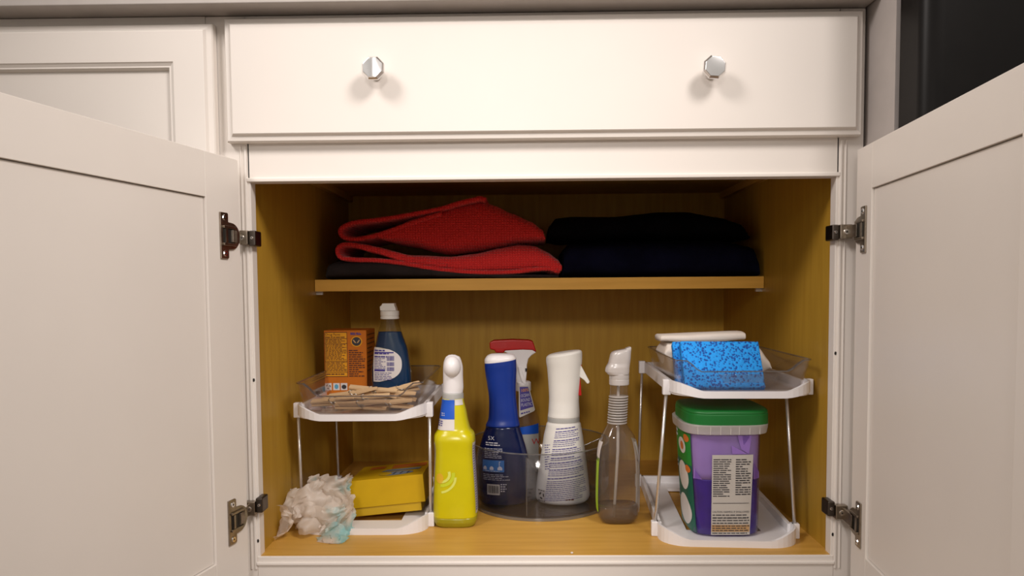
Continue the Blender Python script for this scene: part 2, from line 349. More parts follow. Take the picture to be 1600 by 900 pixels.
# drawer front with a moulded edge, and its knobs
def slab(x0, x1, z0, z1, y, t=.02, e=.010):
    m = Mesh()
    def ring(i, yy): return [(x0+i, yy, z0+i), (x1-i, yy, z0+i), (x1-i, yy, z1-i), (x0+i, yy, z1-i)]
    return m.rings([ring(0, y+t), ring(0, y+.0075), ring(.0015, y+.0055), ring(e*.75, y+.0045), ring(e, y+.0008), ring(e+.001, y)])
df = cab.part('drawer_front', slab(-.4458, .4478, .6030, .7745, -.02), 'paint')
def knob(x, z, turn, tilt):
    O = Vector((x, -.02, z)); st = Mesh()
    def ring(r, d, n, ph=0, dome=0): return [(O.x+r*math.cos(2*math.pi*k/n+ph), O.y-d, O.z+r*math.sin(2*math.pi*k/n+ph)) for k in range(n)]
    st.rings([ring(.0095, 0, 20), ring(.0095, .003, 20), ring(.0065, .006, 20), ring(.0065, .016, 20)])
    k = cab.part('knob', st, 'chrome', parent=df)
    hd = Mesh(); p = R(turn)
    hd.rings([ring(.0085, .013, 8, p), ring(.0155, .018, 8, p), ring(.0168, .022, 8, p), ring(.0168, .025, 8, p), ring(.0140, .0285, 8, p)], True)
    hd.f.pop(); n0 = len(hd.v)-8
    if tilt:   # crowned face with one ridge
        hd.v += [(O.x, O.y-.0305, O.z+.013), (O.x, O.y-.0305, O.z-.013)]; a, b = n0+8, n0+9
        idx = sorted(range(8), key=lambda i: math.atan2(hd.v[n0+i][0]-O.x, hd.v[n0+i][2]-O.z))
        rt = [n0+i for i in idx if hd.v[n0+i][0] > O.x+1e-5]; lf = [n0+i for i in idx if hd.v[n0+i][0] < O.x-1e-5]
        hd.f.append(tuple([a]+rt+[b])); hd.f.append(tuple([b]+lf+[a])); hd.f.append((a, lf[-1], rt[0])); hd.f.append((b, rt[-1], lf[0]))
    else:
        hd.v.append((O.x, O.y-.0296, O.z)); c = len(hd.v)-1
        for i in range(8): hd.f.append((n0+i, n0+(i+1) % 8, c))
    cab.part('knob', hd, 'chrome', parent=df, bevel=.0005)
knob(-.2305, .6945, 22.5, True); knob(.2345, .6905, 18, False)

# doors: hinge corner of the inner face, direction along the door, normal of the inner face
def door(hx, hy, ang, nsign, stile, zt, wd):
    v = Vector((math.cos(R(ang)), math.sin(R(ang)), 0)); n = Vector((-v.y, v.x, 0))*nsign; O = Vector((hx, hy, 0)); zb = -.037
    def P(s, d, z): return O+v*s+n*d+Vector((0, 0, z))
    def bx(s0, s1, d0, d1, z0, z1):
        q = Mesh().box(s0, s1, d0, d1, z0, z1); q.v = [P(*p) for p in q.v]; return q
    st2, rl = .055, .060
    d = cab.part('door', bx(stile+.001, wd-st2-.001, -.0135, -.0035, zb+rl+.001, zt-rl-.001), 'panel_paint')
    for a, b in ((0, stile), (wd-st2, wd)): cab.part('stile', bx(a, b, -.02, 0, zb, zt), 'paint', parent=d, bevel=.0009)
    for a, b in ((zb, zb+rl), (zt-rl, zt)): cab.part('rail', bx(stile, wd-st2, -.02, -.0001, a, b), 'paint', parent=d, bevel=.0006)
    return P
PL = door(-.4285, -.0215, -102.5, 1, .0725, .5765, .455)
PR = door(.4390, -.0215, -95.38, -1, .0543, .5815, .445)
PL_n, PR_n = 1, 1
def hinge(P, s, sgn, zc, up, s0=0.0):
    """cup plate on the door, arm across to a mounting block on the stile"""
    plate = Mesh(); out = []
    for u, z in [(.046, -.0315), (.031, -.0315), (.029, -.030), (.029, -.019)]: out.append((u, z))
    for k in range(13):
        t = -math.pi/2+math.pi*k/12; out.append((.022-.019*math.cos(t), .0185*math.sin(t)))
    out += [(.029, .019), (.029, .030), (.031, .0315), (.046, .0315)]
    nn = len(out)
    plate.add([P(u+s0, .0001, zc+z) for u, z in out]+[P(u+s0, .0026, zc+z) for u, z in out], [tuple(range(nn)), tuple(range(2*nn-1, nn-1, -1))]+[(i, nn+i, nn+(i+1) % nn, (i+1) % nn) for i in range(nn)])
    h = cab.part('hinge', plate, 'nickel', bevel=.0006)
    def bx(a0, a1, d0, d1, z0, z1):
        q = Mesh().box(a0+s0, a1+s0, d0, d1, zc+z0, zc+z1); q.v = [P(*p) for p in q.v]; return q
    cab.part('hinge_cup', bx(.016, .041, .0020, .0032, -.010, .010), 'black', parent=h)
    cab.part('hinge_cup', bx(.014, .042, .0022, .0052, .010, .0135), 'nickel', parent=h, bevel=.0006)
    cab.part('hinge_cup', bx(.014, .042, .0022, .0052, -.0135, -.010), 'nickel', parent=h, bevel=.0006)
    cab.part('hinge_spring', bx(.034, .038, .0030, .0050, -.0095, .0095), 'nickel', parent=h)
    # arm
    a = P(.024+s0, .004, zc); b = Vector((sgn*.431, -.010, zc+up*.004))
    d = (b-a).normalized(); sd = Vector((0, 0, 1)); q = d.cross(sd).normalized()
    arm = Mesh().add([p+q*i*.0022+sd*j*.0085 for p in (a, b) for i, j in ((-1, -1), (1, -1), (1, 1), (-1, 1))], [(0, 1, 2, 3), (7, 6, 5, 4), (0, 4, 5, 1), (1, 5, 6, 2), (2, 6, 7, 3), (3, 7, 4, 0)])
    cab.part('hinge_arm', arm, 'nickel', parent=h, bevel=.0006)
    x0, x1 = sorted((sgn*.4375, sgn*.4205)); z = zc+up*.004
    cab.part('mounting_block', Mesh().box(x0, x1, -.0145, -.0028, z-.0095, z+.0105), 'nickel', parent=h, bevel=.001)
    x0, x1 = sorted((sgn*.4205, sgn*.4105)); z = zc+up*.009
    cab.part('mounting_clip', Mesh().box(x0, x1, -.011, .014, z-.0115, z+.0105), 'dark_metal', parent=h, bevel=.002)
    def screw(p, n, r, m='chrome'):
        n = Vector(n).normalized(); u = n.cross(Vector((.2, .3, .9))).normalized(); w_ = n.cross(u)
        cab.part('screw', Mesh().rings([[Vector(p)+n*k*.0012+(u*math.cos(t)+w_*math.sin(t))*(r-.0006*k) for t in [2*math.pi*i/12 for i in range(12)]] for k in (0, 1)]), m, parent=h)
        cab.part('screw', Mesh().rings([[Vector(p)+n*(.0012+k*.0002)+(u*math.cos(t)+w_*math.sin(t))*(r*.35) for t in [2*math.pi*i/6 for i in range(6)]] for k in (0, 1)]), 'bore', parent=h)
    nrm = P(0, 1, 0)-P(0, 0, 0)
    for zz in (-.0245, .0245): screw(P(.0375+s0, .0026, zc+zz), nrm, .0042)
    screw((sgn*.429, -.0145, zc+up*.004), (0, -1, 0), .0042)
    screw((sgn*.4155, -.011, zc+up*.009), (0, -1, 0), .0025)
for zc, up in ((.4680, 0), (.0705, 1)): hinge(PL, 0, -1, zc, up)
for zc, up in ((.4690, 0), (.0625, 1)): hinge(PR, 0, 1, zc, up, -.006)

# ------------------------------------------------------------------ neighbours: worktop, base cabinet, refrigerator
ct = link('countertop', Mesh().box(-1.7, .4585, -.043, .628, .784, .815), 'counter', bevel=.002)
tag(ct, 'stone worktop running over both white cabinets', 'countertop')
nb = Thing('base_cabinet', 'closed white base cabinet beside the open one, at far left', 'cabinet', (-.95, .3, ZF))
nb.part('body', Mesh().box(-1.5, -.4795, .02, .60, -.06, .783), 'wood_z')
nb.part('face_frame', Mesh().box(-1.5, -.4785, 0, .019, -.06, .783), 'paint')
nb.part('toe_kick', Mesh().box(-1.5, -.4795, .07, .085, ZF, -.06), 'paint')
def rect_ring(x0, x1, z0, z1, i, y): return [(x0+i, y, z0+i), (x1-i, y, z0+i), (x1-i, y, z1-i), (x0+i, y, z1-i)]
X0, X1, Z0, Z1 = -1.02, -.4625, -.037, .7685
d = nb.part('door', Mesh().box(X0+.05, X1-.05, -.010, -.003, Z0+.05, Z1-.05), 'panel_paint')
fm = Mesh().rings([rect_ring(X0, X1, Z0, Z1, i, y) for i, y in ((.0, -.001), (0, -.0125), (.0015, -.0145), (.0085, -.0155), (.011, -.0195), (.012, -.020), (.054, -.020), (.0555, -.0185), (.059, -.0165), (.061, -.0165), (.063, -.0135), (.064, -.0098))], False)
nb.part('door_frame', fm, 'paint', parent=d)

fr = Thing('refrigerator', 'black fronted refrigerator with a grey side behind the right door', 'refrigerator', (.80, .1, ZF))
fr.part('body', Mesh().box(.4605, 1.30, -.0785, .62, ZF+.03, 1.55), 'fridge_side')
fr.part('gasket', Mesh().box(.470, 1.29, -.0885, -.0785, ZF+.05, 1.54), 'rubber')
fr.part('door', Mesh().prism([(.4605, -.0885), (1.30, -.0885), (1.30, -.147)]+[(.4605+.026-.026*math.sin(t), -.130-.017*math.cos(t)) for t in [math.pi/2*k/8 for k in range(9)]], ZF+.05, 1.54, 2), 'fridge', bevel=.001)
fr.part('foot', Mesh().box(.50, 1.26, -.05, .55, ZF, ZF+.03), 'rubber')

# ------------------------------------------------------------------ towels on the shelf
def pillow(top, bot, yf, yb, n=40, e=3.2, wav=.0012, seed=1, fr_shift=None):
    """folded cloth: stations along x with a soft squarish section in depth and height"""
    def interp(L, x):
        if x <= L[0][0]: return L[0][1]
        for a, b in zip(L, L[1:]):
            if x <= b[0]:
                t = (x-a[0])/max(1e-9, b[0]-a[0]); t = t*t*(3-2*t)*.5+t*.5; return a[1]+(b[1]-a[1])*t
        return L[-1][1]
    x0, x1 = top[0][0], top[-1][0]; rr = []
    for i in range(n+1):
        x = x0+(x1-x0)*(1-math.cos(math.pi*i/n))/2
        a, b = interp(bot, x), interp(top, x); cz, hz = (a+b)/2, max(.0008, (b-a)/2); cy, hy = (yf+yb)/2, (yb-yf)/2
        ring = []
        for k in range(36):
            t = 2*math.pi*k/36; yy = hy*spow(math.cos(t), e); zz = hz*spow(math.sin(t), e)
            nz = mnoise.noise((x*22, (cy+yy)*22+seed, zz*30+seed))*wav
            ring.append((x, cy+yy+nz*1.5, max(bot_min, cz+zz+nz)))
        rr.append(ring)
    return Mesh().rings(rr)
def band(path, th, y0, y1, mesh, ny=7):
    """thick cloth following a fold line in x and z, with a rounded front hem"""
    path = [Vector((p[0], 0, p[1])) for p in path]; P = []
    for i in range(len(path)-1):
        a, b, c_, d_ = path[max(i-1, 0)], path[i], path[i+1], path[min(i+2, len(path)-1)]
        for k in range(4):
            t = k/4; P.append(.5*((2*b)+(c_-a)*t+(2*a-5*b+4*c_-d_)*t*t+(3*b-a-3*c_+d_)*t**3))
    P.append(path[-1]); rr = []
    for i, p in enumerate(P):
        d = (P[min(i+1, len(P)-1)]-P[max(i-1, 0)]).normalized(); n = Vector((-d.z, 0, d.x)); ring = []
        for k in range(20):
            t = 2*math.pi*k/20; yy = (y0+y1)/2+(y1-y0)/2*spow(math.cos(t), 9); hh = th/2*spow(math.sin(t), 3.5)
            ring.append(p+n*hh+Vector((0, yy, 0)))
        rr.append(ring)
    return mesh.rings(rr)
ST = .4127
bot_min = ST
gt = link('charcoal_towel', pillow([(-.399, .428), (-.396, .4455), (-.380, .4505), (-.30, .450), (-.22, .440), (-.12, .425), (-.02, .421), (.038, .4185)], [(-.399, ST), (.038, ST)], .3085, .54, e=3.5, seed=3), 'grey_cloth', (-.18, .42, ST), smooth=True)
tag(gt, 'charcoal towel lying flat under the red knitted towel', 'towel')
rt = Thing('red_towel', 'red knitted towel folded over in thick loops on the shelf', 'towel', (-.17, .42, .42))
bot_min = 0
lower = pillow([(-.345, .4730), (-.3141, .4720), (-.2418, .4600), (-.1695, .4564), (-.1213, .4620), (-.0731, .4724), (-.037, .4792), (-.007, .4766), (.0169, .4650), (.0373, .4511), (.0440, .4391)],
               [(-.345, .4730-.001), (-.3141, .4620), (-.2418, .4376), (-.182, .4275), (-.1218, .4208), (-.0615, .4203), (-.0133, .4240), (.0107, .4230), (.0287, .4176), (.0371, .4135), (.0440, .4235)], .308, .52, seed=5)
lower = band([(-.1698, .4372), (-.2179, .446), (-.266, .4584), (-.3021, .4683), (-.3382, .4758), (-.3623, .4784), (-.3745, .4737), (-.3772, .4642), (-.3701, .4533), (-.3448, .4495), (-.3025, .4479), (-.2542, .4420), (-.20, .4325), (-.15, .4265), (-.10, .4232), (-.05, .4240), (-.01, .4285), (.02, .4300), (.035, .4250)], .0105, .306, .52, lower)
rt.part('lower_fold', lower, 'red_knit', smooth=True)
upper = pillow([(-.315, .4935), (-.2783, .5085), (-.2415, .5300), (-.1931, .5468), (-.1447, .5583), (-.1182, .564), (-.1085, .5651), (-.0846, .5554), (-.0486, .5383), (-.0126, .5225), (.0089, .5055), (.0136, .4899)],
               [(-.315, .4925), (-.2783, .4830), (-.2424, .4765), (-.1942, .4653), (-.17, .4600), (-.1216, .4650), (-.0733, .4720), (-.037, .4792), (-.0009, .4815), (.0136, .4827)], .314, .50, seed=9)
upper = band([(-.098, .5600), (-.1085, .5625), (-.1182, .5605), (-.150, .5535), (-.181, .5440), (-.2294, .5352), (-.2779, .5273), (-.3143, .5228), (-.3446, .5195), (-.3653, .5124), (-.3728, .5029), (-.3658, .492), (-.3452, .4882), (-.3148, .4928), (-.2783, .5033), (-.2418, .5161), (-.2115, .5255), (-.18, .535)], .0105, .311, .50, upper)
rt.part('upper_fold', upper, 'red_knit', smooth=True)
bot_min = ST
nt1 = pillow([(.046, .430), (.048, .465), (.060, .4790), (.19, .4835), (.35, .483), (.404, .4715), (.4125, .445), (.414, .425)], [(.046, ST), (.414, ST)], .312, .55, e=4, seed=12)
tag(link('navy_towel', nt1, 'navy', (.22, .43, ST), smooth=True), 'folded navy towel at the bottom of the dark pile', 'towel')
nt2 = pillow([(.020, .4905), (.0225, .5139), (.0355, .5292), (.0715, .5325), (.1434, .5318), (.1914, .5361), (.2392, .5404), (.287, .54), (.3467, .5288), (.3826, .5165), (.398, .489)],
             [(.020, .489), (.045, .4835), (.19, .4865), (.35, .486), (.398, .483)], .322, .54, e=3.2, seed=15)
tag(link('black_towel', nt2, 'black_cloth', (.22, .43, .485), smooth=True), 'black towel folded on top of the navy one', 'towel')

# ------------------------------------------------------------------ two-tier stands
def tray(t, name, cx, y0, z0, w, dep, ext, rot, h=.0235):
    """white tray: front apron with rounded corners, raised rim, side and rear rails, corner posts"""
    T = Matrix.Translation((cx, y0, z0)) @ Matrix.Rotation(R(rot), 4, 'Z')
    def fix(m): m.v = [T @ Vector(v) for v in m.v]; return m
    hw = w/2; rc = .045; pts = []
    path = [(-hw+.003, .002)]
    for k in range(9):
        a = math.pi+math.pi/2*k/8; path.append((-hw+.003+rc+rc*math.cos(a), -ext+.038+.038*math.sin(a)))
    path += [(-hw+.048+(2*hw-.096)*k/10, -ext) for k in range(1, 5)]+[(0, -ext)]; path += [(-x, y) for x, y in reversed(path[:-1])]
    slab_ = Mesh().prism([(x*.982, y+.0020) for x, y in path], 0.002, .0085, 2)
    o = t.part(name, fix(slab_), 'white', bevel=.001)
    rim = Mesh(); rr = []; n = len(path)
    for i, (x, y) in enumerate(path):
        f = max(0, min(1, (abs(x)/hw-.52)/.45)); f = f*f*(3-2*f); top = .0105+(h-.0105)*f; low = .0+.006*f if z0 > .05 else 0.0
        nx, ny = (x/hw if abs(x) > hw*.6 else 0), -1; l = math.hypot(nx, ny)
        ix, iy = x-nx/l*.004, y-ny/l*.004
        rr.append([(x, y, low), (ix, iy, low), (ix, iy, top), (x, y, top)])
    rim.rings(rr); t.part('rim', fix(rim), 'white', parent=o)
    for s in (-1, 1):
        a, b = sorted((s*(hw-.004), s*(hw-.0105)))
        t.part('side_rail', fix(Mesh().box(a, b, .003, dep, .001, .021)), 'white', parent=o, bevel=.001)
        a, b = sorted((s*(hw-.0105), s*(hw-.050)))
        t.part('ledge', fix(Mesh().box(a, b, .001, dep, .002, .0075)), 'white', parent=o)
        for yy in (0, dep-.003):
            t.part('post', fix(Mesh().box(s*hw-.0062, s*hw+.0062, yy-.006, yy+.006, -.0 if z0 < .05 else -.001, h)), 'white', parent=o, bevel=.0015)
    t.part('rear_rail', fix(Mesh().box(-hw+.005, hw-.005, dep-.008, dep, .001, .021)), 'white', parent=o, bevel=.001)
    t.part('ledge', fix(Mesh().box(-hw+.05, hw-.05, dep-.045, dep-.008, .002, .0075)), 'white', parent=o)
    return lambda x, y, z: T @ Vector((x, y, z))
def stand(label, base, top, wire_r=.0026, lean=0):
    t = Thing('storage_rack', label, 'rack', (base['cx'], base['y0']+.13, 0))
    A = tray(t, 'lower_tray', **base); B = tray(t, 'upper_tray', **top)
    for s in (-1, 1):
        for yy, yt in ((0, 0), (base['dep']-.003, top['dep']-.003)):
            p = A(s*base['w']/2, yy, .015); xt = s*top['w']/2
            if lean and s > 0: xt -= lean
            q = B(xt, yt, .006)
            t.part('leg', Mesh().tube([p, p.lerp(q, .5), q], wire_r, 8), 'wire', smooth=True)
    return t
stand('two-tier white rack on the left, holding soap and clothespins',
      dict(cx=-.2915, y0=.135, z0=0, w=.2145, dep=.235, ext=.045, rot=0), dict(cx=-.2930, y0=.135, z0=.184, w=.2175, dep=.235, ext=.044, rot=0))
stand('two-tier white rack on the right, with sponges above a purple tub',
      dict(cx=.2865, y0=.079, z0=0, w=.216, dep=.29, ext=.049, rot=-3.6), dict(cx=.3045, y0=.079, z0=.2262, w=.2185, dep=.29, ext=.049, rot=-1.6), lean=.034)

# ------------------------------------------------------------------ clear bins
def clear_bin(label, x0, x1, y0, y1, zb, zt, fl, notch, cx_rot=0):
    """open tapered bin with a cut-down front"""
    t = Thing('clear_bin', label, 'bin', ((x0+x1)/2, (y0+y1)/2, zb))
    th = .0018; rc = .012
    def ring(i, z):
        a0, a1, b0, b1 = x0-i, x1+i, y0-i*.6, y1+i
        pts = []
        for cx, cy, q in ((a0+rc, b0+rc, 2), (a1-rc, b0+rc, 3), (a1-rc, b1-rc, 0), (a0+rc, b1-rc, 1)):
            for k in range(5): a = math.pi/2*(q+k/4); pts.append((cx+rc*math.cos(a), cy+rc*math.sin(a)))
        return pts
    m = Mesh(); K = 8; rr = []
    xm, xh = (x0+x1)/2, (x1-x0)/2
    # outline resampled so the front can be cut down
    def dense(i):
        p = ring(i, 0); out = []
        for a, b in zip(p, p[1:]+p[:1]):
            L = math.hypot(b[0]-a[0], b[1]-a[1]); n = max(1, int(L/.006))
            out += [(a[0]+(b[0]-a[0])*k/n, a[1]+(b[1]-a[1])*k/n) for k in range(n)]
        return out
    base = dense(0)
    def topz(x, y):
        if y > y0+.006: return zt
        f = (abs(x-xm)/xh-.66)/.22; f = max(0, min(1, f)); f = f*f*(3-2*f); return notch+(zt-notch)*f
    for j in range(K+1):
        ring_ = []
        for (x, y) in base:
            z = zb+(topz(x, y)-zb)*j/K; g = fl*(z-zb)/(zt-zb)
            dx, dy = (x-xm)/xh, (y-(y0+y1)/2)/((y1-y0)/2)
            ring_.append((x+g*max(-1, min(1, dx*1.0)), y+g*dy*.8, z))
        rr.append(ring_)
    m.rings(rr, False); m.f.append(tuple(range(len(base))))
    b = t.part('wall', m, 'bin', solid=th)
    # rim
    rim = Mesh(); L = len(base); top = rr[-1]
    k = len(rim.v)
    for i in range(L):
        p = Vector(top[i]); c = Vector(((x0+x1)/2, (y0+y1)/2, p.z)); d = (p-c).normalized()
        for a, h in ((-.001, -.001), (.0026, -.001), (.0026, .0008), (-.001, .0008)): rim.v.append(tuple(p+d*a+Vector((0, 0, h))))
    for i in range(L):
        for j in range(4):
            a = i*4+j; b_ = i*4+(j+1) % 4; c = ((i+1) % L)*4+(j+1) % 4; d = ((i+1) % L)*4+j; rim.f.append((a, b_, c, d))
    t.part('rim', rim, 'binrim')
    # label ledge on the front
    yl = y0-fl*.45
    t.part('grip', Mesh().prism([(xm-.040, notch-.004), (xm+.052, notch-.004), (xm+.044, notch-.017), (xm-.030, notch-.017)], yl-.004, yl-.0012), 'bin', bevel=.001)
    return t
clear_bin('smoky clear bin of clothespins on the left rack', -.381, -.201, .101, .345, .1955, .2445, .0105, .2235)
clear_bin('smoky clear bin of sponges on the right rack', .2130, .3920, .041, .290, .2375, .2835, .0105, .2665)

# ------------------------------------------------------------------ contents of the left bin
FL = .1968
bx = Thing('baking_soda_box', 'orange carton with amber fact panel, in the left bin', 'box', (-.3555, .3075, FL+.001), (0, 0, 0))
bx.part('carton', Mesh().box(-.3945, -.3165, .270, .345, FL+.001, .3190), 'orange', bevel=.0008)
S = lambda x, z: Vector((x, .2696, z))
S2 = lambda x, z: Vector((x, .2692, z))
yp = bx.part('fact_panel', patch(S, -.3925, -.3520, .2335, .3155, 1, 1), 'orange2')
pr = Mesh()
for z in (.3155, .3040, .2950, .2625, .2420, .2345): pr.add([S2(-.3925, z-.0006), S2(-.3520, z-.0006), S2(-.3520, z+.0004), S2(-.3925, z+.0004)], [(0, 1, 2, 3)])
for x in (-.3925, -.3520): pr.add([S2(x-.0004, .2335), S2(x+.0004, .2335), S2(x+.0004, .3155), S2(x-.0004, .3155)], [(0, 1, 2, 3)])
lettering(S2, 'Drug Facts', -.3915, .3095, .0062, pr)
dashes(S2, -.3915, -.3560, .3050, .3080, 1, 2, m=pr); dashes(S2, -.3915, -.3535, .2960, .3030, 3, 3, m=pr); dashes(S2, -.3915, -.3535, .2640, .2940, 12, 4, m=pr, word=(.002, .007)); dashes(S2, -.3915, -.3535, .2435, .2615, 7, 5, m=pr); dashes(S2, -.391, -.356, .2365, .2405, 1, 6, m=pr)
bx.part('print', pr, 'inkbrown', parent=yp)
em = bx.part('emblem', disc(S, -.3345, .2985, .0105, .0098), 'orange2')
bx.part('emblem', disc(S2, -.3345, .2985, .0085, .0080), 'ink', parent=em)
S3 = lambda x, z: Vector((x, .2688, z))
arm = Mesh()
for sx in (-1, 1): arm.add([S3(-.3345+sx*a, z) for a, z in ((.0065, .3005), (.0050, .3020), (.0015, .2975), (.0005, .2955), (.0030, .2960))], [(0, 1, 2, 3, 4)])
bx.part('emblem', arm, 'tan', parent=em)
bx.part('print', dashes(S2, -.3455, -.3225, .3105, .3150, 2, 12, h=.7, word=(.004, .011)), 'inkblue')
bx.part('print', dashes(S2, -.3490, -.3190, .2330, .2840, 13, 13, ragged=.6), 'inkbrown')
for i, (x, c) in enumerate(((-.3880, 'label'), (-.3730, 'label'), (-.3590, 'label'))):
    b = bx.part('symbol', patch(S, x-.0060, x+.0060, .2090, .2220, 1, 1), c)
    q = Mesh()
    if i == 0:
        for k in range(3):
            a = 2*math.pi*k/3+.5
            q.add([S2(x+.0048*math.cos(a+d)*r_, .2155+.0048*math.sin(a+d)*r_) for d, r_ in ((-.7, .6), (-.7, 1), (.2, 1), (.45, .8), (.2, .55))], [(0, 1, 2, 3, 4)])
        bx.part('symbol', q, 'ink', parent=b)
    elif i == 1: bx.part('symbol', disc(S2, x, .2155, .0036, .0044), 'cyan', parent=b)
    else: bx.part('symbol', disc(S2, x, .2150, .0044, .0040), 'ink', parent=b)
Sx = lambda y, z: Vector((-.3161, y, z))
bx.part('print', dashes(Sx, .275, .340, .24, .314, 9, 15, h=.25), 'inkbrown')

so = Thing('dish_soap_bottle', 'clear bottle of blue dish soap with an oval white label', 'bottle', (-.270, .262, FL+.001))
lf = Loft([(.3401, -.2711, .0151, .0148), (.3345, -.2711, .0160, .0150), (.3145, -.2713, .0221, .0175), (.2854, -.2697, .0303, .020, 2.3), (.2562, -.2700, .0350, .022, 2.5), (.2328, -.2698, .0368, .0225, 2.5), (.212, -.2696, .0357, .022, 2.5), (.2015, -.2696, .0340, .021, 2.5), (FL+.001, -.2696, .0300, .018, 2.5)], .262)
so.part('bottle', lf.mesh(), 'clearneck', smooth=True)
so.part('soap', lf.mesh(z1=.3165, shrink=.0012), 'soap', smooth=True)
so.part('cap', Mesh().rings([[(-.2711+r*math.cos(2*math.pi*k/32), .262+r*math.sin(2*math.pi*k/32), z) for k in range(32)] for r, z in ((.0150, .3395), (.0169, .3400), (.0169, .3435), (.0162, .3440), (.0162, .3455), (.0169, .3460), (.0169, .3540), (.0150, .3550), (.0142, .3552))]), 'ivory', bevel=.0004)
so.part('flip_top', Mesh().prism([(-.2870, .3550), (-.2580, .3550), (-.2590, .3600), (-.2610, .3650), (-.2610, .3682), (-.2830, .3682), (-.2850, .3640), (-.2875, .3625)], .253, .272), 'ivory', bevel=.0012)
Sf = lf.front(.0005); Sg = lf.front(.0010)
def lab_l(z): return -.2990
def lab_r(z):
    t = (z-.2585)/.0310; return -.2990+.0045+.0470*math.sqrt(max(0.0, 1-abs(t)**2.6))
lb = so.part('label', patch(Sf, lab_l, lab_r, .2278, .2892, 16, 16), 'label', smooth=True)
q = dashes(Sg, -.2965, -.2700, .2700, .2865, 3, 21, h=.45)
dashes(Sg, -.2965, -.2760, .2480, .2740, 9, 22, h=.35, m=q); dashes(Sg, -.2960, -.2640, .2300, .2450, 5, 23, h=.35, m=q)
for z0, z1 in ((.2655, .2740), (.2560, .2630), (.2470, .2540)):
    x = -.2735
    rd = random.Random(4)
    while x < -.2610: wd = rd.uniform(.0004, .0011); q.add([Sg(x, z0), Sg(x+wd, z0), Sg(x+wd, z1), Sg(x, z1)], [(0, 1, 2, 3)]); x += wd+.0005
q.add([Sg(-.2965, .2465), Sg(-.2870, .2465), Sg(-.2770, .2465), Sg(-.2770, .2505), Sg(-.2870, .2505), Sg(-.2965, .2505)], [(0, 1, 4, 5), (1, 2, 3, 4)])
q.add([Sg(-.2965+.005*i, z) for i in range(8) for z in (.2790, .2812)], [(2*i, 2*i+2, 2*i+3, 2*i+1) for i in range(7)])
so.part('print', q, 'inkblue', parent=lb)

# clothespins: two wooden prongs and a wire spring
def pin_parts():
    L = .041
    def prong(s): return Mesh().prism([(-L, s*.0010), (-L, s*.0045), (-.005, s*.0052), (.000, s*.0044), (.010, s*.0060), (L*.95, s*.0075), (L, s*.0070), (L, s*.0058), (.010, s*.0012), (-.006, s*.0008)], -.0048, .0048, 1)
    sp = Mesh()
    sp.tube([(.003+.0034*math.cos(t), -.0062+.0124*k/40, .0034*math.sin(t)) for k, t in [(k, 2*math.pi*3*k/40) for k in range(41)]], .0007, 6)
    for y in (-.0058, .0058): sp.tube([(.004, y, -.003), (-.004, y, .0054), (-.007, y*.2, .0060)], .0007, 6)
    return prong(1), prong(-1), sp
mp = [pin_parts()]; first = None
PINS = [((-.334, .113, 0.2058), (-.252, .116, 0.2058), 0, 'clothespin lying flat along the front of the pile'), ((-.290, .132, 0.2058), (-.212, .128, 0.2058), .1, 'clothespin at the right-hand end of the pile, by the bin corner'),
        ((-.372, .140, 0.2065), (-.310, .122, 0.2125), .2, 'clothespin at the left-hand end of the pile, tip raised'), ((-.352, .158, 0.2130), (-.278, .160, 0.2210), .0, 'clothespin slanting up across the middle of the pile'),
        ((-.3225, .168, 0.2265), (-.244, .164, 0.2170), .1, 'topmost clothespin, slanting down to the right'), ((-.289, .180, 0.2170), (-.215, .172, 0.2110), .15, 'clothespin lying below the soap bottle at the right'),
        ((-.330, .148, 0.2105), (-.254, .146, 0.2125), .1, 'clothespin half buried behind the front one'), ((-.320, .178, 0.2105), (-.275, .235, 0.2065), .1, 'clothespin pointing back towards the orange carton'),
        ((-.268, .196, 0.2150), (-.226, .230, 0.2200), .2, 'clothespin pointing back beside the soap bottle'), ((-.366, .180, 0.2065), (-.330, .235, 0.2065), .0, 'clothespin on the bin floor in front of the orange carton')]
proto = None
for a, b, rl, lab in PINS:
    a, b = Vector(a), Vector(b); d = (b-a).normalized()
    mtx = d.to_track_quat('X', 'Z').to_matrix().to_4x4() @ Matrix.Rotation(math.pi/2+rl, 4, 'X') if False else d.to_track_quat('X', 'Z').to_matrix().to_4x4() @ Matrix.Rotation(rl+R(18), 4, 'X')
    if proto is None:
        t = Thing('clothespin', lab, 'clothespin', (0, 0, 0), group='wooden clothespins in the left bin'); pa, pb, sp = mp[0]
        t.part('prong', pa, 'pin', local=True, bevel=.0005); t.part('prong', pb, 'pin', local=True, bevel=.0005); t.part('spring', sp, 'steel', local=True, smooth=True); proto = e = t.e
    else:
        e = proto.copy(); C.objects.link(e); e['label'] = lab
        for ch in list(proto.children): c_ = ch.copy(); C.objects.link(c_); c_.parent = e
    mtx.translation = (a+b)/2; e.matrix_world = mtx

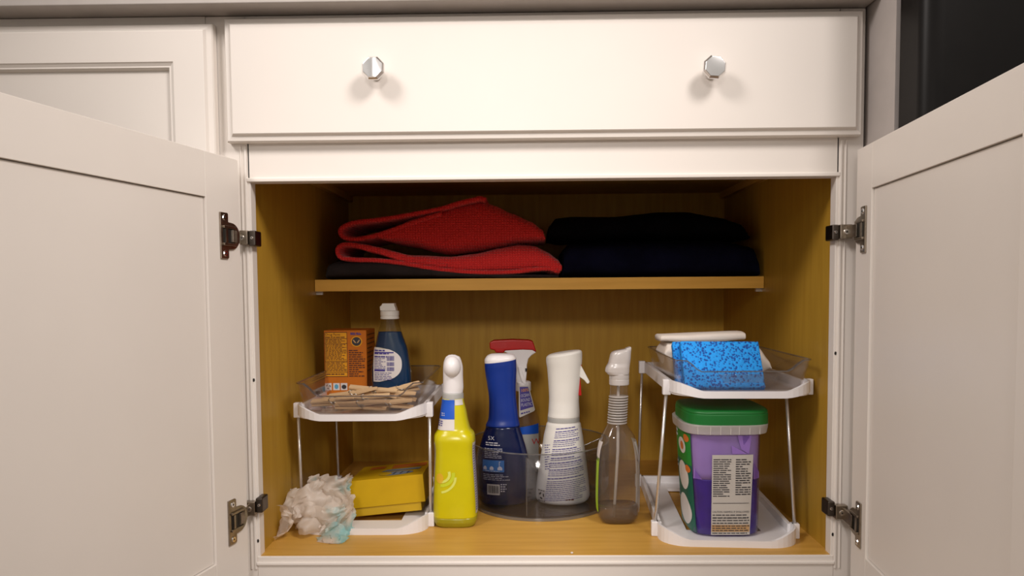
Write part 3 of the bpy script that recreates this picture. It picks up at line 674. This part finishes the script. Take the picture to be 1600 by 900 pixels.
# ------------------------------------------------------------------ bottom tier left: yellow carton and crumpled film
yb = Thing('yellow_carton', 'tilted yellow carton with a lift-off lid on the left rack', 'box', (-.2565, .158, .0095), (R(-3.5), R(-5.2), R(1.5)))
yb.part('lid', Mesh().box(-.0640, .0625, -.004, .128, .0190, .0655), 'ybox', local=True, bevel=.0008)
yb.part('tray', Mesh().box(-.0610, .0545, -.001, .124, .0045, .0200), 'ybox2', local=True, bevel=.0006)
St = lambda x, y: Vector((x, y, .0660)); St2 = lambda x, y: Vector((x, y, .0663))
yb.part('print', disc(St, .012, .030, .030, .017), 'bprint', local=True); yb.part('print', disc(St2, -.006, .028, .011, .0125), 'ybox2', local=True)
yb.part('print', Mesh().add([St2(x, y) for x, y in ((-.018, .052), (.05, .050), (.052, .066), (-.010, .070))], [(0, 1, 2, 3)]), 'bprint', local=True)
yb.part('print', Mesh().add([St2(x, y) for x, y in ((-.004, .078), (.058, .078), (.058, .112), (-.004, .112))], [(0, 1, 2, 3)]), 'oprint', local=True)
yb.part('print', Mesh().add([St2(x, y) for x, y in ((-.045, .085), (-.018, .085), (-.018, .108), (-.045, .108))], [(0, 1, 2, 3)]), 'oprint', local=True)
q = Mesh()
for x, r in ((.008, .009), (.020, .008), (.032, .008)): q.add([(x-.001, .020, .0667), (x+.001, .020, .0667), (x+.004, .020+2*r, .0667), (x+.002, .020+2*r, .0667)], [(0, 1, 2, 3)])
yb.part('print', q, 'ink', local=True)

def crumple():
    m = Mesh()
    def sheet(c, ux, uy, w, h, bend, seed, amp=1.0, n=26):
        c, ux, uy = Vector(c), Vector(ux).normalized(), Vector(uy).normalized(); nz = ux.cross(uy).normalized(); off = Vector((seed*1.7, seed*.9, seed*2.3))
        def fn(u, v):
            a, b = u-.5, v-.5; rag = mnoise.noise(Vector((u*7, v*7, seed*3.1)))*.006
            cut = 1-.35*max(0, abs(a)+abs(b)-.62)
            p = c+ux*(a*w*cut+rag)+uy*(b*h*cut+rag)-nz*bend*(4*a*a+2*b*b)
            q = p+off
            d = (mnoise.noise(q*19)*.020+(abs(mnoise.noise(q*30))-.2)*.024-(abs(mnoise.noise(q*60+Vector((5, 5, 5))))-.2)*.004)*amp
            p = p+nz*d+ux*mnoise.noise(q*28)*.007*amp; p.z = max(.0012, p.z); p.x = max(-.4185, p.x)
            return p
        m.grid(fn, n, n)
    sheet((-.362, .085, .040), (1, .1, .1), (0, .35, 1), .088, .066, .030, 1)
    sheet((-.378, .092, .044), (1, .5, -.2), (.2, .2, 1), .060, .056, .022, 2)
    sheet((-.338, .088, .034), (1, -.3, .3), (-.1, .5, 1), .058, .066, .020, 3)
    sheet((-.352, .112, .066), (1, .1, .0), (.1, .1, 1), .066, .046, .020, 4, 1.2)
    sheet((-.366, .100, .060), (1, .9, .2), (-.1, .4, 1), .056, .050, .014, 11, 1.2)
    sheet((-.345, .098, .050), (1, -.9, -.1), (.1, .2, 1), .060, .060, .016, 12, 1.2)
    sheet((-.324, .126, .066), (.30, .1, 1), (1, .3, -.2), .056, .015, .006, 5, .5)
    sheet((-.333, .060, .012), (1, -.75, -.25), (.55, .45, .75), .056, .040, .008, 6, .5)
    sheet((-.402, .082, .020), (.60, .0, 1), (.7, -.7, -.15), .056, .030, .022, 7, .3)
    sheet((-.322, .094, .034), (.4, .4, 1), (1, -.7, .1), .062, .046, .016, 8)
    sheet((-.345, .080, .022), (1, -.1, .1), (0, -.7, 1), .070, .040, .016, 9, .8)
    return m
wr = link('crumpled_wrapper', crumple(), 'film', (-.36, .09, 0), smooth=True)
tag(wr, 'crumpled translucent wrapper with teal print on the cabinet floor', 'wrapper')

# ------------------------------------------------------------------ yellow spray bottle
yl = Thing('yellow_spray_bottle', 'yellow lemon cleaner bottle with a rounded white spray head', 'spray bottle', (-.144, .152, 0))
ly = Loft([(.2112, -.1467, .0176, .0176, 2.2), (.1919, -.1459, .0209, .020, 2.4), (.1757, -.1457, .0235, .022, 2.6), (.1600, -.1453, .0270, .0245, 2.8), (.1520, -.1449, .0328, .029, 3), (.1433, -.1444, .0338, .031, 3.4), (.1270, -.1441, .0324, .0305, 3.6), (.0728, -.1442, .0350, .032, 3.6), (.0292, -.1442, .0366, .0335, 3.6), (.0100, -.1440, .0364, .0335, 3.6), (.0025, -.1438, .0340, .0310, 3.6), (.0002, -.1435, .0313, .029, 3.6)], .152)
yl.part('bottle', ly.mesh(z0=.0165), 'yellow', smooth=True)
yl.part('foot', ly.mesh(z1=.0165), 'olive', smooth=True)
hd = Loft([(.2198, -.1467, .0166, .0165), (.2295, -.1461, .0170, .0170), (.2456, -.1463, .0166, .0175), (.2616, -.1462, .0164, .0180), (.2723, -.1466, .0148, .0165), (.2798, -.1465, .0115, .0125), (.2831, -.1475, .0058, .0060), (.2838, -.1475, .001, .001)], .154)
yl.part('spray_head', hd.mesh(), 'white', smooth=True)
yl.part('spray_head', Mesh().ell((-.1466, .142, .2645), (.0146, .0180, .0180), 28, 18), 'white', smooth=True)
yl.part('collar', Mesh().rings([[(-.1467+r*math.cos(2*math.pi*k/36), .152+r*math.sin(2*math.pi*k/36), z) for k in range(36)] for r, z in ((.0172, .2090), (.0178, .2100), (.0178, .2185), (.0165, .2205))]), 'grey', smooth=False, bevel=.0006)
sy = ly.front(.0005); sy2 = ly.front(.0009)
def nl(z): return ly.at(z)[1]-ly.at(z)[2]*.96
def nr(z): return -.1425
lb = yl.part('neck_label', patch(sy, nl, nr, .1610, .2105, 12, 10), 'label', smooth=True)
yl.part('neck_label', patch(sy2, nl, nr, .1790, .2104, 12, 8), 'label_blue', smooth=True, parent=lb)
sy3 = ly.front(.0012)
yl.part('print', dashes(sy3, -.1690, -.1600, .1670, .1770, 3, 31, h=.5, word=(.002, .004)), 'inkblue', parent=lb)
yl.part('print', dashes(sy3, -.1635, -.1585, .1835, .1900, 2, 35, h=.5, word=(.002, .003)), 'inkwhite', parent=lb)
yl.part('neck_label', patch(sy, lambda z: -.1420, lambda z: ly.at(z)[1]+ly.at(z)[2]*.9, .2015, .2108, 8, 3), 'label', smooth=True)
# side labels and the lime slice
def sr0(z): return ly.at(z)[1]+ly.at(z)[2]*.955
def sr1(z): return ly.at(z)[1]+ly.at(z)[2]*.984
sd = ly.side(1, .0005); sl_ = ly.side(-1, .0005)
ls = yl.part('side_label', patch(sd, .131, .173, .022, .140, 8, 14), 'label2', smooth=True)
yl.part('print', dashes(ly.side(1, .0009), .132, .171, .026, .136, 26, 32, h=.4), 'inkblue', parent=ls)
yl.part('side_label', patch(sl_, .131, .173, .022, .140, 8, 14), 'label2', smooth=True)
q = Mesh(); 
def slice_(m, x, z, r0, r1, a0, a1, n=14):
    m.add([sy(x+rr_*math.cos(R(a0+(a1-a0)*i/n)), z+rr_*.9*math.sin(R(a0+(a1-a0)*i/n))) for i in range(n+1) for rr_ in (r0, r1)], [(2*i, 2*i+2, 2*i+3, 2*i+1) for i in range(n)]); return m
slice_(q, -.1650, .0900, .0120, .0165, -95, 20); slice_(q, -.1690, .0850, .0260, .0300, -80, 0)
yl.part('print', q, 'limelight'); q = slice_(Mesh(), -.1650, .0900, .0180, .0235, -92, 8); yl.part('print', q, 'lemon')
yl.part('print', disc(sy, -.1665, .0830, .0060, .0085), 'peach')

# ------------------------------------------------------------------ turntable
TC = (0.0, .281); TR = .127
tt = Thing('turntable', 'round divided turntable of clear grey plastic on the cabinet floor', 'turntable', (TC[0], TC[1], 0))
def circ(r, z, n=72): return [(TC[0]+r*math.cos(2*math.pi*k/n), TC[1]+r*math.sin(2*math.pi*k/n), z) for k in range(n)]
tt.part('base', Mesh().rings([circ(.105, 0), circ(.120, .0005), circ(TR-.001, .0035), circ(TR-.001, .0055)]), 'table', smooth=False)
tt.part('floor_disc', Mesh().rings([circ(TR-.003, .0058), circ(TR-.003, .0080)]), 'table')
tt.part('wall', Mesh().rings([circ(TR, .0050), circ(TR+.001, .02), circ(TR+.0015, .1135), circ(TR+.0005, .1145), circ(TR-.0010, .1135), circ(TR-.0015, .02), circ(TR-.002, .0090), circ(TR-.002, .0050)], False), 'table', smooth=True)
tt.part('rim', Mesh().rings([circ(TR-.0012, .1135), circ(TR+.0018, .1135), circ(TR+.0018, .1152), circ(TR-.0012, .1152), circ(TR-.0012, .1135)], False), 'tablerim')
tt.part('rim', Mesh().rings([circ(TR-.002, .0005), circ(TR+.0012, .0005), circ(TR+.0012, .0052), circ(TR-.002, .0052), circ(TR-.002, .0005)], False), 'tablerim')
for a, r0 in ((-101.5, .0), (18, 0), (138, 0)):
    d = Vector((math.cos(R(a)), math.sin(R(a)), 0)); n = Vector((-d.y, d.x, 0))*.0009; O = Vector((TC[0], TC[1], 0))
    m_ = Mesh(); pr_ = [(.004, .0082), (TR-.0035, .0082), (TR-.0035, .108), (.060, .085), (.030, .060), (.004, .055)]
    vsx = [O+d*s+k*n+Vector((0, 0, z)) for k in (-1, 1) for s, z in pr_]; nn = len(pr_)
    m_.add(vsx, [tuple(range(nn)), tuple(range(2*nn-1, nn-1, -1))]+[(i, nn+i, nn+(i+1) % nn, (i+1) % nn) for i in range(nn)])
    dv = tt.part('divider', m_, 'table')
    ed = [O+d*s_+Vector((0, 0, z_)) for s_, z_ in pr_[1:]]
    tt.part('divider_edge', Mesh().tube(ed, .0013, 6), 'tablerim', parent=dv)
ZT = .0084
# blue spray bottle
bl = Thing('blue_spray_bottle', 'dark blue spray bottle with a white cap, in the turntable', 'spray bottle', (-.0665, .24, ZT))
lbv = Loft([(.1473, -.0669, .0303, .0225), (.1300, -.0676, .0357, .025), (.1067, -.0673, .0420, .028), (.0834, -.0669, .0462, .030), (.0600, -.0659, .0473, .031), (.0300, -.0655, .0466, .031), (.0160, -.0651, .0440, .029), (.0100, -.0652, .0420, .027), (ZT, -.0654, .0394, .025)], .242)
bl.part('bottle', lbv.mesh(), 'deepblue', smooth=True)
bh = Loft([(.2640, -.0701, .0282, .0215, 2.4, .13), (.2571, -.0699, .0284, .0215, 2.4, .11), (.2455, -.0694, .0281, .021, 2.4, .05), (.2224, -.0685, .0258, .0205, 2.4), (.1994, -.0670, .0243, .020, 2.4), (.1763, -.0660, .0254, .0205, 2.4), (.1589, -.0657, .0272, .021, 2.3), (.1473, -.0669, .0307, .023, 2.2)], .242)
bl.part('spray_head', bh.mesh(), 'blue', smooth=True)
bl.part('cap', Loft([(.2560, -.0700, .0250, .019, 2.4, .13), (.2645, -.0701, .0284, .0217, 2.4, .13), (.2690, -.0704, .0278, .0212, 2.4, .07), (.2745, -.0697, .0235, .018, 2.3, .02), (.2768, -.0692, .0170, .012, 2.2, .0), (.2774, -.069, .004, .003, 2, 0)], .242).mesh(), 'white', smooth=True)
sb = lbv.front(.0006); sb2 = lbv.front(.0010)
pr = lettering(sb, '5X', -.0925, .1255, .0095)
dashes(sb, -.0965, -.0715, .1150, .1225, 2, 41, h=.45, m=pr); dashes(sb, -.0985, -.0660, .0935, .1120, 6, 42, h=.32, m=pr); dashes(sb, -.1010, -.0540, .0545, .0665, 4, 43, h=.3, m=pr)
bl.part('print', pr, 'inkwhite')
bd = bl.part('band', patch(sb, -.1020, -.0640, .0700, .0905, 12, 3), 'band', smooth=True)
pr = Mesh()
for x, s in ((-.0975, .0035), (-.0860, .0042), (-.0715, .0052)):
    pr.add([sb2(x-s*.8, .0735), sb2(x+s*.8, .0735), sb2(x+s*.8, .0775), sb2(x+s*.25, .0800), sb2(x-s*.25, .0800), sb2(x-s*.8, .0775)], [(0, 1, 2, 3, 4, 5)])
pr.add([sb2(-.0730, .080), sb2(-.0720, .080), sb2(-.0720, .0875), sb2(-.0700, .0875), sb2(-.0700, .0885), sb2(-.0730, .0885)], [(0, 1, 2, 5), (2, 3, 4, 5)])
dashes(sb2, -.0980, -.0660, .0705, .0725, 1, 44, h=.5, m=pr); bl.part('print', pr, 'inkwhite', parent=bd)
bc = bl.part('barcode', patch(sb, -.0945, -.0720, .0290, .0480, 8, 2), 'label2', smooth=True)
pr = Mesh(); rd = random.Random(3); x = -.0925
while x < -.0745: wd = rd.uniform(.0004, .0013); pr.add([sb2(x, .0320), sb2(x+wd, .0320), sb2(x+wd, .0455), sb2(x, .0455)], [(0, 1, 2, 3)]); x += wd+rd.uniform(.0004, .001)
bl.part('barcode', pr, 'ink', parent=bc)
bl.part('print', dashes(sb, -.0705, -.0600, .0340, .0500, 4, 46, h=.5, word=(.002, .004)), 'inkwhite')

# white spray bottle
wh = Thing('white_spray_bottle', 'white spray bottle covered in indigo small print, in the turntable', 'spray bottle', (.041, .245, ZT))
lw = Loft([(.1537, .0428, .0286, .0255), (.1502, .0428, .0308, .026), (.1294, .0422, .0350, .029), (.1062, .0421, .0385, .031), (.0713, .0413, .0437, .034), (.0363, .0406, .0478, .0355), (.0200, .0402, .0492, .036), (.0130, .0399, .0470, .035), (.0095, .0399, .0430, .032), (ZT, .0405, .0380, .028)], .247)
wh.part('bottle', lw.mesh(), 'ivory', smooth=True)
wh.part('collar', Loft([(.1530, .0428, .0283, .0252), (.1542, .0428, .0289, .0258), (.1612, .0429, .0289, .0258), (.1622, .0429, .0284, .0253)], .247).mesh(), 'grey', smooth=True)
wh.part('spray_head', Loft([(.1618, .0429, .0287, .0255), (.1699, .0435, .0282, .0245), (.1930, .0436, .0269, .0225), (.2218, .0443, .0286, .0225), (.2506, .0445, .0309, .024, 2, .02), (.2670, .0442, .0324, .025, 2, .09), (.2745, .0444, .0318, .025, 2.1, .14), (.2775, .0448, .0290, .0225, 2.1, .15), (.2790, .0450, .0230, .018, 2.1, .15), (.2794, .045, .004, .003, 2, .15)], .247).mesh(), 'ivory', smooth=True)
wh.part('trigger', Mesh().prism([(.0680, .2600), (.0745, .2540), (.0895, .2255), (.0880, .2225), (.0845, .2220), (.0790, .2290), (.0690, .2360)], .237, .257), 'ivory', bevel=.0025)
wh.part('trigger', Mesh().prism([(.0660, .2620), (.0735, .2600), (.0755, .2540), (.0680, .2480)], .239, .255), 'red', bevel=.0008)
wh.part('trigger', Mesh().prism([(.0660, .2380), (.0725, .2330), (.0748, .2010), (.0660, .2010)], .239, .255), 'red', bevel=.0008)
sw = lw.front(.0006); pr = Mesh()
def wl(z): return .0235-.20*(.14-z)*.85
pr = lettering(sw, '', 0, 0, .01) if False else Mesh()
zz = .1440; k = 0; rd = random.Random(77)
for blk, hv in ((1, 1), (4, 1), (4, 1), (4, 1), (2, 1), (3, 1), (4, 1), (1, 1), (11, 0)):
    for i in range(blk):
        x0_ = .0285-.0215*((.144-zz)/.125)**.9; x1_ = .0660+.0165*((.144-zz)/.125)
        th_ = .0026 if (i == 0 and hv) else .0016
        dashes(sw, x0_, x1_, zz-th_/2, zz+th_/2, 1, k+100, h=.62, m=pr, slope=.10, word=(.0025, .0075), gap=.0009, ragged=.25); k += 1
        zz -= .0034
    zz -= .0019
wh.part('print', pr, 'inkblue')
wh.part('print', dashes(sw, .0085, .0175, .0700, .1150, 11, 140, h=.3, word=(.002, .006), slope=.3), 'inkblue')
rb = wh.part('recycling_mark', patch(sw, -.0040, .0085, .0125, .0350, 8, 4), 'label2', smooth=True); pr = Mesh(); sw2 = lw.front(.0010)
for k in range(3):
    a = 2*math.pi*k/3+.4
    pr.add([sw2(.0025+.0046*math.cos(a+d)*r_, .0245+.0066*math.sin(a+d)*r_) for d, r_ in ((-.7, .55), (-.7, 1), (.25, 1.05), (.5, .78), (.25, .5))], [(0, 1, 2, 3, 4)])
dashes(sw2, -.0030, .0080, .0130, .0165, 1, 150, h=.6, m=pr, word=(.001, .003)); dashes(sw2, -.0030, .0080, .0320, .0345, 1, 151, h=.5, m=pr, word=(.001, .003))
wh.part('recycling_mark', pr, 'ink', parent=rb)
wh.part('print', dashes(sw, .0440, .0600, .0185, .0215, 1, 152, h=.7, word=(.003, .005)), 'inkbrown')

# red-topped spray bottle behind
rs = Thing('red_topped_spray_bottle', 'clear spray bottle with a red and white trigger head, behind the blue bottle', 'spray bottle', (-.028, .33, ZT))
lr = Loft([(.2050, -.0300, .0125, .0125), (.1950, -.0300, .0130, .013), (.1750, -.0295, .0200, .018), (.1550, -.0290, .0260, .022), (.1361, -.0285, .0305, .024), (.1000, -.0285, .0320, .025), (.0300, -.0285, .0335, .026), (.0110, -.0285, .0325, .025), (ZT, -.0285, .0290, .022)], .33)
rs.part('bottle', lr.mesh(), 'clear', smooth=True)
sr = lr.front(.0008)
rs.part('label', Mesh().grid(lambda u, v: sr(-.052+.050*u, (.1180*(1-v)+(.1285+.0085*u)*v)), 14, 6), 'label_blue', smooth=True)
rs.part('label', Mesh().grid(lambda u, v: sr(-.052+.050*u, (.0300*(1-v)+.1178*v)), 14, 6), 'grey', smooth=True)
rs.part('print', lettering(lr.front(.0012), 'W', -.0150, .098, .016), 'inkred')
rs.part('cap', Mesh().prism([(-.0935, .2915), (-.0850, .2955), (-.0500, .2970), (-.0180, .2955), (-.0110, .2930), (-.0075, .2830), (-.0044, .2725), (-.0120, .2765), (-.0300, .2775), (-.0640, .2760), (-.0660, .2715), (-.0820, .2715), (-.0835, .2765), (-.0925, .2785)], .316, .344), 'red', bevel=.003)
rs.part('spray_head', Mesh().prism([(-.0760, .2755), (-.0300, .2782), (-.0120, .2770), (-.0046, .2722), (-.0140, .2660), (-.0195, .2600), (-.0225, .2480), (-.0225, .2390), (-.0250, .2120), (-.0360, .2080), (-.0430, .2150), (-.0440, .2480), (-.0520, .2640), (-.0620, .2720)], .318, .342), 'white', bevel=.002)
rs.part('collar', Mesh().rings([[(-.0300+r*math.cos(2*math.pi*k/28), .33+r*math.sin(2*math.pi*k/28), z) for k in range(28)] for r, z in ((.0150, .1980), (.0155, .1985), (.0150, .2140), (.0120, .2160))]), 'white', bevel=.0005)
rs.part('trigger', Mesh().prism([(-.0400, .2450), (-.0350, .2460), (-.0235, .2125), (-.0265, .2100), (-.0330, .2180)], .3145, .3175), 'white', bevel=.001)
rs.part('seal', Mesh().prism([(-.0260, .2420), (-.0220, .2420), (-.0228, .2360), (-.0255, .2360)], .3160, .3180), 'black')
tg = rs.part('tag', Mesh().prism([(-.0383, .2110), (-.0195, .2110), (-.0078, .1650), (-.0100, .1620), (-.0370, .1500), (-.0385, .1530)], .3040, .3052), 'label2', bevel=.0004)
STg = lambda x, z: Vector((x, .3036, z)); STh = lambda x, z: Vector((x, .3033, z))
rs.part('tag', Mesh().add([STg(x, z) for x, z in ((-.0365, .2085), (-.0205, .2085), (-.0110, .1710), (-.0355, .1635))], [(0, 1, 2, 3)]), 'inkblue', parent=tg)
rs.part('print', lettering(STh, '100%', -.0345, .1985, .0085, slope=.12, width=.0135), 'orange2', parent=tg)
pr = Mesh()
for i, (tx, wd) in enumerate((('OCEAN', .0160), ('BOUND', .0170), ('PLASTIC', .0200))): lettering(STh, tx, -.0345+i*.0002, .1885-.0088*i, .0085, m=pr, slope=.14, width=wd)
rs.part('print', pr, 'inkwhite', parent=tg)
rs.part('print', dashes(STh, -.0345, -.0140, .1555, .1600, 1, 61, h=.6, slope=.25, word=(.002, .005)), 'inkblue', parent=tg)

# ------------------------------------------------------------------ clear bottle beside the turntable
cl = Thing('clear_spray_bottle', 'nearly empty clear spray bottle with ribbed neck beside the right rack', 'spray bottle', (.129, .158, 0))
lc = Loft([(.2326, .1310, .0150, .0150), (.2165, .1305, .0152, .0150), (.1658, .1278, .0158, .0155, 2.2), (.1550, .1283, .0220, .0190, 2.5), (.1463, .1290, .0275, .0225, 2.8), (.1247, .1288, .0326, .0260, 3), (.0921, .1288, .0348, .0280, 3.4), (.0377, .1283, .0355, .0285, 3.4), (.0104, .1283, .0335, .0275, 3.4), (.0025, .1284, .0290, .0235, 3.2), (.0002, .1290, .0240, .0195, 3)], .158)
cl.part('bottle', lc.mesh(), 'clear', smooth=True)
cl.part('liquid', lc.mesh(z1=.028, shrink=.002), clear('clear_liquid', (.60, .52, .45), .06, .12, (.35, .28, .22)), smooth=True)
for i in range(11):
    z = .1675+.0044*i; x, rx = .1278+.0027*i/11, .0161-.0004*i/11
    cl.part('rib', Mesh().rings([[(x+(rx+a)*math.cos(2*math.pi*k/32), .158+(rx+a)*math.sin(2*math.pi*k/32), z+b) for k in range(32)] for a, b in ((0, -.0012), (.0009, 0), (0, .0012))]), 'frost', smooth=True)
cl.part('dip_tube', Mesh().tube([(.130, .158, .235), (.129, .158, .12), (.1225, .160, .006)], .0026, 10), 'frost', smooth=True)
cl.part('collar', Mesh().rings([[(.1312+r*math.cos(2*math.pi*k/36), .158+r*math.sin(2*math.pi*k/36), z) for k in range(36)] for r, z in ((.0158, .2310), (.0166, .2320), (.0166, .2400), (.0160, .2410), (.0166, .2420), (.0164, .2495), (.0140, .2505))]), 'frost_head', bevel=.0004)
cl.part('spray_head', Loft([(.2487, .1295, .0178, .0160, 2.6), (.2540, .1280, .0200, .0165, 2.6), (.2600, .1285, .0196, .0165, 2.8), (.2680, .1312, .0180, .0150, 3), (.2754, .1325, .0177, .0150, 3, .05), (.2840, .1335, .0168, .0145, 3, .10), (.2880, .1345, .0155, .0135, 3, .16), (.2895, .1350, .0130, .011, 3, .18)], .158).mesh(), 'frost_head', smooth=True)
cl.part('nozzle', Mesh().prism([(.1420, .2920), (.1500, .2950), (.1506, .2925), (.1495, .2790), (.1455, .2700), (.1400, .2760)], .150, .166), 'frost_head', bevel=.001)
sL, sRt = lc.side(-1, .0006), lc.side(1, .0006)
lg = cl.part('side_label', Mesh().grid(lambda u, v: sL(.142+.036*u, .020+.090*v), 8, 12), 'lime', smooth=True)
cl.part('side_label', Mesh().grid(lambda u, v: sL(.142+.036*u, .110+.028*v), 8, 4), 'label', smooth=True)
cl.part('side_label', Mesh().grid(lambda u, v: sL(.141+.038*u, .105+.006*v), 8, 2), 'ink', smooth=True, parent=lg)
lg = cl.part('side_label', Mesh().grid(lambda u, v: sRt(.140+.036*u, .020+(.118*v if v < .5 else .118*v)), 8, 12), 'label', smooth=True)
sR2 = lc.side(1, .0010)
pr = dashes(sR2, .142, .174, .035, .098, 20, 71, h=.35); dashes(sR2, .142, .174, .1005, .1030, 1, 72, h=.9, m=pr, word=(.02, .03), gap=.0001, ragged=0); dashes(sR2, .146, .158, .024, .034, 1, 73, h=.9, m=pr, word=(.0006, .001), gap=.0007, ragged=0)
cl.part('print', pr, 'ink', parent=lg)

# ------------------------------------------------------------------ sponges and cloth in the right bin
BF = .2389
def sponge(label, loc, rot, w, h, t):
    th = Thing('sponge', label, 'sponge', loc, rot)
    rr = []
    for y in [t*k/3 for k in range(4)]:
        rr.append([(x, y, z) for x, z in [(-w/2+w*i/12, 0) for i in range(12)]+[(w/2, h*i/7) for i in range(7)]+[(w/2-w*i/12, h) for i in range(12)]+[(-w/2, h-h*i/7) for i in range(7)]])
    m_ = Mesh().rings(rr); m_.v = [tuple(Vector(v)+Vector((mnoise.noise(Vector(v)*60)*.0007, mnoise.noise(Vector(v)*60+Vector((5, 0, 0)))*.0007, 0))) for v in m_.v]
    th.part('foam', m_, 'sponge', local=True, bevel=.002)
sponge('front blue sponge, its whole pitted face showing, in the right bin', (.2800, .0560, BF+.001), (R(-31), R(0.6), R(-1)), .1225, .0790, .018)
sponge('rear blue sponge, peeping out left behind the front one', (.2720, .0790, BF+.001), (R(-31), 0, R(-1)), .1215, .0770, .015)
fc = Thing('folded_cloth', 'folded white cloth lying behind the blue sponges', 'cloth', (.285, .17, BF))
bot_min = BF+.0005
fc.part('lower_fold', pillow([(.2040, .284), (.2060, .2920), (.211, .3025), (.26, .303), (.33, .302), (.362, .2950), (.3755, .275), (.3790, .2620)], [(.2040, .2770), (.2140, .2420), (.36, .2420), (.3790, .2560)], .140, .225, seed=31, wav=.0025), 'cloth', smooth=True)
fc.part('upper_fold', pillow([(.1990, .3125), (.2010, .3140), (.24, .3150), (.30, .3178), (.3350, .3188), (.3375, .3175)], [(.1990, .3030), (.24, .3015), (.30, .3020), (.3375, .3050)], .145, .205, seed=33, wav=.001, e=3.5), 'cloth', smooth=True)

# ------------------------------------------------------------------ tub of pods
tb = Thing('detergent_tub', 'purple see-through tub with a green lid, under the right rack', 'tub', (.285, .108, .0090))
TZ = .0090
lt = Loft([(TZ, .2850, .0500, .0540, 4), (.0125, .2850, .0530, .0570, 4.5), (.0600, .2838, .0545, .0590, 4.5), (.1200, .2822, .0565, .0605, 4.5), (.1760, .2815, .0580, .0620, 4.5)], .108)
tb.part('wall', lt.mesh(cap=True), 'tub', smooth=True)
tb.part('pods', lt.mesh(z0=TZ+.001, z1=.098, shrink=.0022), 'pods', smooth=True)
tb.part('liner', lt.mesh(z0=.0982, z1=.172, shrink=.0022), 'lav', smooth=True)
lrm = Loft([(.1690, .2830, .0640, .0680, 4), (.1700, .2830, .0662, .0700, 4), (.1830, .2835, .0676, .0712, 4), (.1840, .2835, .0660, .0700, 4)], .108)
rm = tb.part('rim', lrm.mesh(), 'frost', smooth=False, bevel=.0008)
fr_ = lrm.front(.0)
for x in (-.048, -.030, -.015, .0, .013, .029, .045):
    p0 = fr_(.2833+x, .1705); p1 = fr_(.2835+x, .1825)
    tb.part('rib', Mesh().box(p0.x-.0007, p0.x+.0007, p0.y-.0010, p0.y+.001, .1702, .1828), 'frost_head', parent=rm)
tb.part('lid', Loft([(.1815, .2860, .0640, .0670, 4), (.1830, .2860, .0652, .0682, 4), (.1985, .2860, .0652, .0682, 4), (.2000, .2860, .0640, .0672, 4), (.2015, .2860, .0645, .0676, 4), (.2050, .2860, .0625, .0656, 4), (.2062, .2860, .0580, .0610, 4), (.2064, .2860, .04, .042, 4)], .108).mesh(), 'lid', smooth=False, bevel=.0005)
stf = lt.front(.0007); stg = lt.front(.0012); sth = lt.front(.0004)
for pts_ in ([(.2870, .1520), (.2890, .1385), (.3120, .1385), (.3010, .1450)], [(.2960, .1670), (.3020, .1460), (.3140, .1385), (.3180, .1670)], [(.3230, .1250), (.3330, .1080), (.3330, .0985), (.3230, .0985)], [(.2330, .1150), (.2440, .0985), (.2330, .0985)]):
    tb.part('print', Mesh().add([sth(x, z) for x, z in pts_], [tuple(range(len(pts_)))]), 'violet')
stk = tb.part('sticker', patch(stf, lambda z: .2582, lambda z: .3175+.028*(z-.0125), .0125, .1375, 8, 4), 'label2', smooth=True)
pr = dashes(stg, .2600, .2870, .0720, .1320, 18, 81, h=.42, word=(.006, .016)); dashes(stg, .2940, .3170, .0745, .1320, 16, 82, h=.45, m=pr, word=(.004, .010), ragged=.6)
dashes(stg, .2600, .3150, .0615, .0635, 1, 83, h=.4, m=pr, word=(.02, .03), gap=.0002, ragged=0)
lettering(stg, 'CAUTION: HARMFUL IF SWALLOWED', .2598, .0475, .0042, m=pr, width=.0555); lettering(stg, 'KEEP OUT OF REACH OF CHILDREN', .2598, .0380, .0036, m=pr, width=.0540)
dashes(stg, .2600, .3160, .0290, .0460, 4, 85, h=.34, m=pr, ragged=.1)
tb.part('print', pr, 'ink', parent=stk)
wn = tb.part('print', patch(stg, .2590, .3165, .0175, .0285, 8, 2), 'tan', parent=stk, smooth=True)
pr = dashes(lt.front(.0016), .2600, .3160, .0180, .0285, 3, 86, h=.4, ragged=.1); lettering(stg, 'CONTENTS', .2945, .1325, .003, m=pr) if False else None
dashes(stg, .2600, .3140, .0135, .0170, 1, 87, h=.4, m=pr, ragged=.1); tb.part('print', pr, 'ink', parent=stk)
sS = lt.side(-1, .0007); sS2 = lt.side(-1, .0011); sS3 = lt.side(-1, .0015)
gl_ = tb.part('side_label', Mesh().grid(lambda u, v: sS(.0600+.104*u, .0120+.105*v), 12, 8), 'teal', smooth=True)
tb.part('side_label', Mesh().grid(lambda u, v: sS(.0600+.104*u, .1170+.050*v), 12, 6), 'green', smooth=True, parent=gl_)
for z, ry_, rz_, c in ((.142, .023, .0125, 'label'), (.094, .030, .0225, 'label'), (.040, .034, .0235, 'label')): tb.part('print', disc(sS2, .100, z, ry_, rz_), c, parent=gl_)
tb.part('print', disc(sS3, .098, .142, .010, .0065), 'oprint', parent=gl_)
tb.part('print', disc(sS2, .075, .158, .012, .006), 'oprint', parent=gl_); tb.part('print', disc(sS2, .073, .110, .010, .006), 'oprint', parent=gl_)
tb.part('print', dashes(sS2, .128, .158, .150, .164, 2, 90, h=.6), 'inkwhite', parent=gl_); tb.part('print', dashes(sS2, .135, .160, .098, .112, 2, 91, h=.6), 'inkwhite', parent=gl_); tb.part('print', dashes(sS2, .135, .160, .048, .066, 3, 92, h=.6), 'inkwhite', parent=gl_)

# a crumb on the cabinet floor
tag(link('crumb', Mesh().ell((.0417, .006, .0016), (.0022, .0018, .0015), 8, 6), 'cloth', (.0417, .006, 0)), 'tiny white crumb at the front edge of the cabinet floor', 'crumb')
